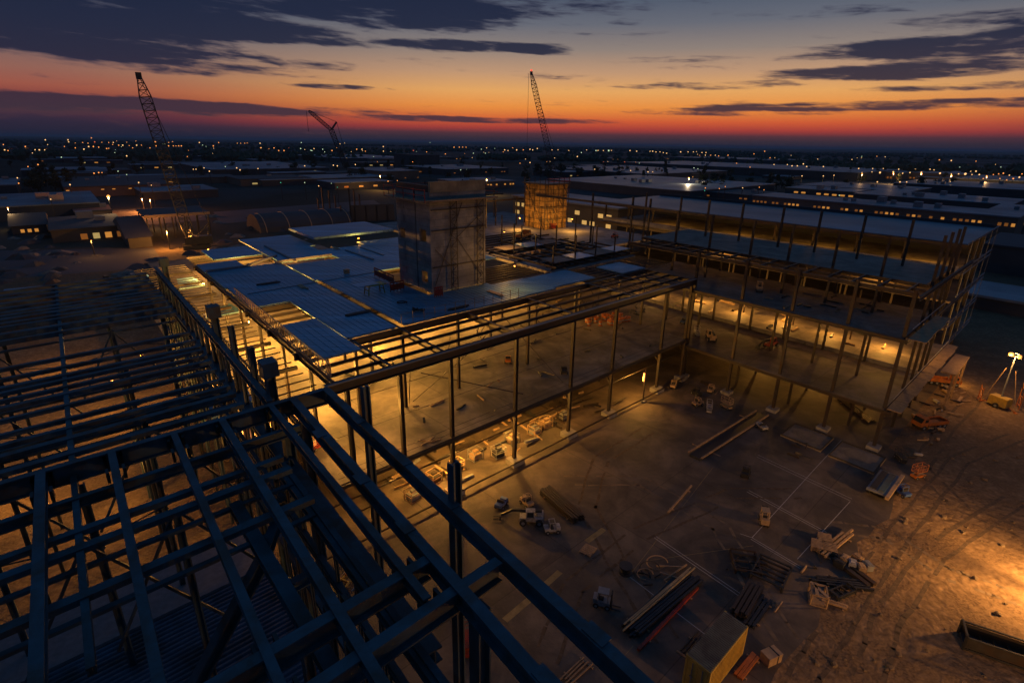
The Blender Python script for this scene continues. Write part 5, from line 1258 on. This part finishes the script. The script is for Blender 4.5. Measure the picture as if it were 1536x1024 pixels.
# ---- work lamps under the decks
HL = [
 (15.0, 37.2, 9.3, 856, 'work lamp in the west end of the hall near the front girder'),
 (15.2, 47.5, 9.3, 2306, 'work lamp under the open purlins of the west bay'),
 (19.5, 59.0, 9.3, 3903, 'work lamp under the blue panels north of the square opening'),
 (15.0, 68.0, 9.3, 3903, 'work lamp under the blue panels by the lattice guard'),
 (23.0, 70.0, 9.3, 3903, 'work lamp deep under the blue panels, west one'),
 (22.5, 44.5, 9.3, 795, 'work lamp behind the front girder, second bay from the west'),
 (27.5, 58.0, 9.3, 4258, 'work lamp deep under the blue panels west of the stair tower'),
 (36.0, 60.5, 9.3, 2937, 'work lamp under the stair tower'),
 (44.0, 60.0, 9.3, 2160, 'work lamp below the amber roof opening beside the stair tower'),
 (53.0, 60.0, 9.3, 648, 'work lamp under the rough roof slab'),
 (66.0, 79.0, 9.3, 5140, 'work lamp under the rough roof beyond the amber opening'),
 (57.0, 46.0, 11.4, 250, 'work lamp under the framed corner near the wing'),
 (14.0, 87.0, 12.4, 2600, 'work lamp at the north west corner under open purlins'),
 (20.0, 114.0, 10.5, 3800, 'work lamp beyond the north west corner of the hall'),
 (30.0, 112.0, 10.5, 3200, 'work lamp beyond the north edge of the hall'),
 (20.0, 79.0, 12.2, 2200, 'work lamp under the long slot in the blue roof'),
 (38.5, 86.2, 14.5, 420, 'lamp under the lip of the raised roof panel'),
 (24.5, 37.0, 3.8, 1100, 'lamp under the hall floor edge by the foreground'),
 (18.0, 37.4, 4.2, 600, 'lamp under the hall floor edge at its west end'),
 (31.7, 37.0, 3.6, 1500, 'pair lamp glowing under the hall floor edge'),
 (24.5, 37.0, 3.8, 1100, 'lamp under the hall floor edge by the foreground'),
 (38.5, 37.0, 3.6, 520, 'lamp under the hall floor edge at its middle'),
 (82.6, 15.5, 7.0, 607, 'lamp low over the far floor of the wing, nearest the end face'),
 (82.6, 22.5, 7.0, 748, 'lamp low over the far floor of the wing, second from the end face'),
 (82.6, 29.5, 7.0, 841, 'lamp low over the far floor of the wing, third from the end face'),
 (82.6, 36.5, 7.0, 841, 'lamp low over the far floor of the wing, fourth from the end face'),
 (82.6, 44.0, 7.0, 825, 'lamp low over the far floor of the wing, next to the hall'),
 (80.0, 52.0, 7.0, 600, 'lamp low over the floor where wing and hall meet'),
 (81.5, 14.5, 8.0, 420, 'bare bulb glowing behind the end columns of the wing'),
 (77.5, 15.0, 10.6, 200, 'bare bulb below the second floor at the wing corner'),
 (79.0, 22.0, 3.5, 700, 'lamp under the first floor of the wing, middle one'),
 (79.0, 30.0, 3.5, 800, 'lamp under the first floor of the wing, next to the inner corner'),
 (79.0, 14.5, 3.5, 450, 'lamp under the first floor of the wing, next to the end face'),
 (98.0, 17.0, 17.6, 500, 'lamp inside the top floor of the back block, right end'),
 (98.0, 32.0, 17.6, 500, 'lamp inside the top floor of the back block, second from the right'),
 (98.0, 47.0, 17.6, 500, 'lamp inside the top floor of the back block, third from the right'),
 (98.0, 62.0, 17.6, 500, 'lamp inside the top floor of the back block, left end'),
 (98.0, 22.0, 13.4, 500, 'lamp on the middle floor of the back block, right part'),
 (98.0, 48.0, 13.4, 500, 'lamp on the middle floor of the back block, left part'),
 (69.8, 78.5, 16.4, 900, 'lamp facing the west side of the scaffold tower'),
 (77.3, 70.8, 16.4, 900, 'lamp facing the south side of the scaffold tower'),
 (52.0, 62.0, 17.4, 450, 'lamp over the rough roof right of the stair tower'),
 (39.0, 44.6, 17.0, 260, 'faint lamp before the stair tower'),
 (-9.0, 58.0, 5.0, 900, 'lamp on the ground floor seen between the left joists, nearest the girder'),
 (0.5, 70.0, 5.0, 800, 'lamp beyond the left joists close to the side wall'),
 (-18.0, 72.0, 5.0, 800, 'lamp beyond the left joists at the left edge'),
 (-5.0, 92.0, 5.0, 800, 'lamp in the yard far beyond the left joists'),
 (-1.0, 50.0, 5.0, 450, 'lamp behind the foreground girder close to the side wall'),
 (3.8, 72.0, 6.5, 900, 'lamp in the yard beyond the side wall'),
 (9.4, 74.0, 7.6, 2000, 'lamp between the side wall and the hall, far one'),
 (9.2, 58.0, 7.6, 2200, 'lamp between the side wall and the hall, middle one'),
 (9.4, 48.0, 7.6, 2000, 'lamp between the side wall and the hall, near one'),
 (91.0, 8.0, 1.6, 160, 'small lamp on the ground at the far end of the wing'),
]
for u_, v_, z_, pw, l in HL: hang_lamp(W(u_, v_, z_), pw, l)
p = px(354, 651, 14.0); hang_lamp(p, 25, 'small red orange lamp glowing beneath the foreground girder', (1, .3, .1), drop=.3)
hz = MB().box((0, 0, 40), (90000, 90000, 100)).build('haze', None); hz['kind'] = 'stuff'
hm = bpy.data.materials.new('evening_air'); hm.use_nodes = True; hn = hm.node_tree.nodes
hn.remove(hn['Principled BSDF']); pv = hn.new('ShaderNodeVolumePrincipled'); pv.inputs['Color'].default_value = (.55, .68, .85, 1); pv.inputs['Density'].default_value = HAZE
hm.node_tree.links.new(pv.outputs[0], hn['Material Output'].inputs['Volume']); hz.data.materials.append(hm)
# ------------------------------------------------------------------ sky
wd = bpy.data.worlds.new('World'); sc.world = wd; wd.use_nodes = True
nt = wd.node_tree; N = nt.nodes; L = nt.links
bg = N['Background']
def s2l(c): return tuple(((x / 255) / 12.92 if x / 255 <= .04045 else ((x / 255 + .055) / 1.055) ** 2.4) for x in c)
def math_(op, a, b=None, c=None, clamp=False):
    n = N.new('ShaderNodeMath'); n.operation = op; n.use_clamp = clamp
    for i, x in enumerate((a, b, c)):
        if x is None: continue
        if isinstance(x, (int, float)): n.inputs[i].default_value = x
        else: L.new(x, n.inputs[i])
    return n.outputs[0]
tc = N.new('ShaderNodeTexCoord'); sx = N.new('ShaderNodeSeparateXYZ'); L.new(tc.outputs['Generated'], sx.inputs[0])
X, Y, Zc = sx.outputs
el = math_('MULTIPLY', math_('ARCSINE', Zc), 180 / PI)
az = math_('MULTIPLY', math_('ARCTAN2', X, Y), 180 / PI)
e01 = math_('DIVIDE', el, 30, clamp=True)
def ramp(stops):
    r = N.new('ShaderNodeValToRGB'); cr = r.color_ramp; cr.interpolation = 'B_SPLINE' if False else 'LINEAR'
    while len(cr.elements) < len(stops): cr.elements.new(.5)
    for e, (p, c) in zip(cr.elements, stops): e.position = p / 30; e.color = (*s2l(c), 1)
    L.new(e01, r.inputs[0]); return r.outputs[0]
SUN_AZ = 12.0
center = ramp([(0, (58, 46, 54)), (.5, (64, 49, 57)), (.95, (92, 54, 60)), (1.45, (176, 66, 56)), (2.1, (214, 94, 54)), (3.3, (238, 146, 66)), (4.7, (232, 168, 98)), (6.3, (194, 152, 118)), (8.2, (144, 130, 122)), (10.2, (104, 107, 118)), (12.5, (76, 88, 108)), (18, (52, 78, 108)), (30, (32, 64, 100))])
side = ramp([(0, (38, 34, 52)), (1.1, (50, 41, 60)), (1.9, (70, 48, 64)), (2.8, (132, 64, 62)), (3.6, (160, 88, 72)), (4.8, (148, 100, 88)), (6.3, (122, 100, 98)), (8.2, (94, 92, 104)), (10.2, (66, 78, 98)), (12.5, (44, 62, 86)), (18, (38, 66, 96)), (30, (28, 60, 94))])
def mixc(f, a, b):
    m = N.new('ShaderNodeMix'); m.data_type = 'RGBA'
    for k, x in (('Factor', f), ('A', a), ('B', b)):
        if isinstance(x, tuple): m.inputs[k].default_value = (*x, 1)
        elif isinstance(x, (int, float)): m.inputs[k].default_value = x
        else: L.new(x, m.inputs[k])
    return m.outputs['Result']
d = math_('ABSOLUTE', math_('SUBTRACT', az, SUN_AZ))
def smooth(x, a, b):
    m = N.new('ShaderNodeMapRange'); m.interpolation_type = 'SMOOTHSTEP'; m.inputs['From Min'].default_value = a; m.inputs['From Max'].default_value = b
    L.new(x, m.inputs['Value']); return m.outputs[0]
sky = mixc(smooth(d, 14, 52), center, side)
back = smooth(d, 60, 110)
sky = mixc(back, sky, ramp([(0, (22, 28, 44)), (12, (32, 54, 82)), (30, (28, 60, 94))]))
# clouds in azimuth and elevation, slightly tilted streaks
def cloudnoise(sxk, syk, shear, detail, off, dist=.25):
    cx = N.new('ShaderNodeCombineXYZ')
    L.new(math_('ADD', math_('MULTIPLY', az, sxk), off), cx.inputs[0]); L.new(math_('MULTIPLY', math_('ADD', el, math_('MULTIPLY', az, shear)), syk), cx.inputs[1])
    n = N.new('ShaderNodeTexNoise'); n.inputs['Scale'].default_value = 1; n.inputs['Detail'].default_value = detail; n.inputs['Roughness'].default_value = .56; n.inputs['Distortion'].default_value = dist
    L.new(cx.outputs[0], n.inputs['Vector']); return n.outputs['Fac']
def blob(a0, e0, ra, re):
    q = math_('ADD', math_('POWER', math_('DIVIDE', math_('ABSOLUTE', math_('SUBTRACT', az, a0)), ra), 2), math_('POWER', math_('DIVIDE', math_('ABSOLUTE', math_('SUBTRACT', el, e0)), re), 2))
    return math_('SUBTRACT', 1, smooth(q, .15, 1.3))
bias = math_('MULTIPLY', blob(-36, 11, 22, 3.6), .24)
for a, e, ra, re, k in ((-42, 7.4, 20, 2.0, .24), (-30, 5.4, 9, .6, .14), (-16, 4.6, 5, .25, .14), (0, 11.6, 14, 1.0, .14), (-30, 2.6, 20, .5, .12), (14, 7.4, 7, .35, .12), (-22, 8.6, 12, 1.0, .20), (-10, 10.8, 11, 1.6, .24), (-5, 8.4, 8, .6, .22), (-27, 6.2, 14, .7, .12), (38, 7.4, 16, 1.0, .24), (34, 5.9, 13, .7, .22), (40, 9.0, 12, .8, .12), (34, 3.4, 22, .45, .20), (20, 3.0, 14, .4, .14), (-4, 2.1, 16, .35, .2), (18, 5.2, 9, .4, .16), (2, 8.3, 4, .6, .17), (-40, 2.4, 25, .9, .2), (40, 4.6, 12, .35, .16), (10, 10.4, 2, .4, .14), (28, 10.4, 10, .5, .1)):
    bias = math_('ADD', bias, math_('MULTIPLY', blob(a, e, ra, re), k))
n1 = cloudnoise(.085, .75, .05, 8, 3.0); n2 = cloudnoise(.2, 1.7, .04, 9, 11.0); n3 = cloudnoise(.55, 3.4, .05, 10, 5.0, .6)
dens = math_('ADD', math_('ADD', math_('MULTIPLY', n1, .42), math_('ADD', math_('MULTIPLY', n2, .36), math_('MULTIPLY', n3, .22))), bias)
cl = math_('MULTIPLY', smooth(dens, .545, .715), math_('SUBTRACT', 1, smooth(el, 13, 22)))
lit = smooth(dens, .57, .74)
cloud_c = mixc(smooth(el, 1.5, 5.5), s2l((92, 58, 62)), s2l((60, 58, 78)))
cloud_d = mixc(smooth(el, 1.5, 5), s2l((66, 50, 62)), s2l((27, 35, 60)))
sky = mixc(math_('MULTIPLY', cl, .93), sky, mixc(lit, cloud_c, cloud_d))
L.new(sky, bg.inputs['Color']); bg.inputs['Strength'].default_value = 1.0
wd.cycles.sampling_method = 'MANUAL' if False else 'AUTOMATIC'
# the last glow of a set sun
sl = bpy.data.lights.new('sun', 'SUN'); sl.energy = .02; sl.angle = math.radians(12); sl.color = (1, .6, .35)
so = bpy.data.objects.new('sun', sl); COL.objects.link(so)
so.rotation_euler = Vector((-math.sin(math.radians(SUN_AZ)), -math.cos(math.radians(SUN_AZ)), -.05)).to_track_quat('-Z', 'Y').to_euler()
# ------------------------------------------------------------------ camera and render
cd = bpy.data.cameras.new('camera'); co = bpy.data.objects.new('camera', cd); COL.objects.link(co); sc.camera = co
cd.sensor_width = 36; cd.lens = 36 * F / 1536; cd.clip_start = .2; cd.clip_end = 120000
R = Matrix((IX, IUP, -fw)).transposed()
co.matrix_world = Matrix.Translation(CAM) @ R.to_4x4()
sc.view_settings.view_transform = 'Standard'; sc.view_settings.look = 'None'; sc.view_settings.exposure = 0; sc.view_settings.gamma = 1
sc.cycles.max_bounces = 5; sc.cycles.diffuse_bounces = 3; sc.cycles.glossy_bounces = 2; sc.cycles.sample_clamp_indirect = 2.0
sc.cycles.caustics_reflective = False; sc.cycles.caustics_refractive = False; sc.cycles.use_denoising = True
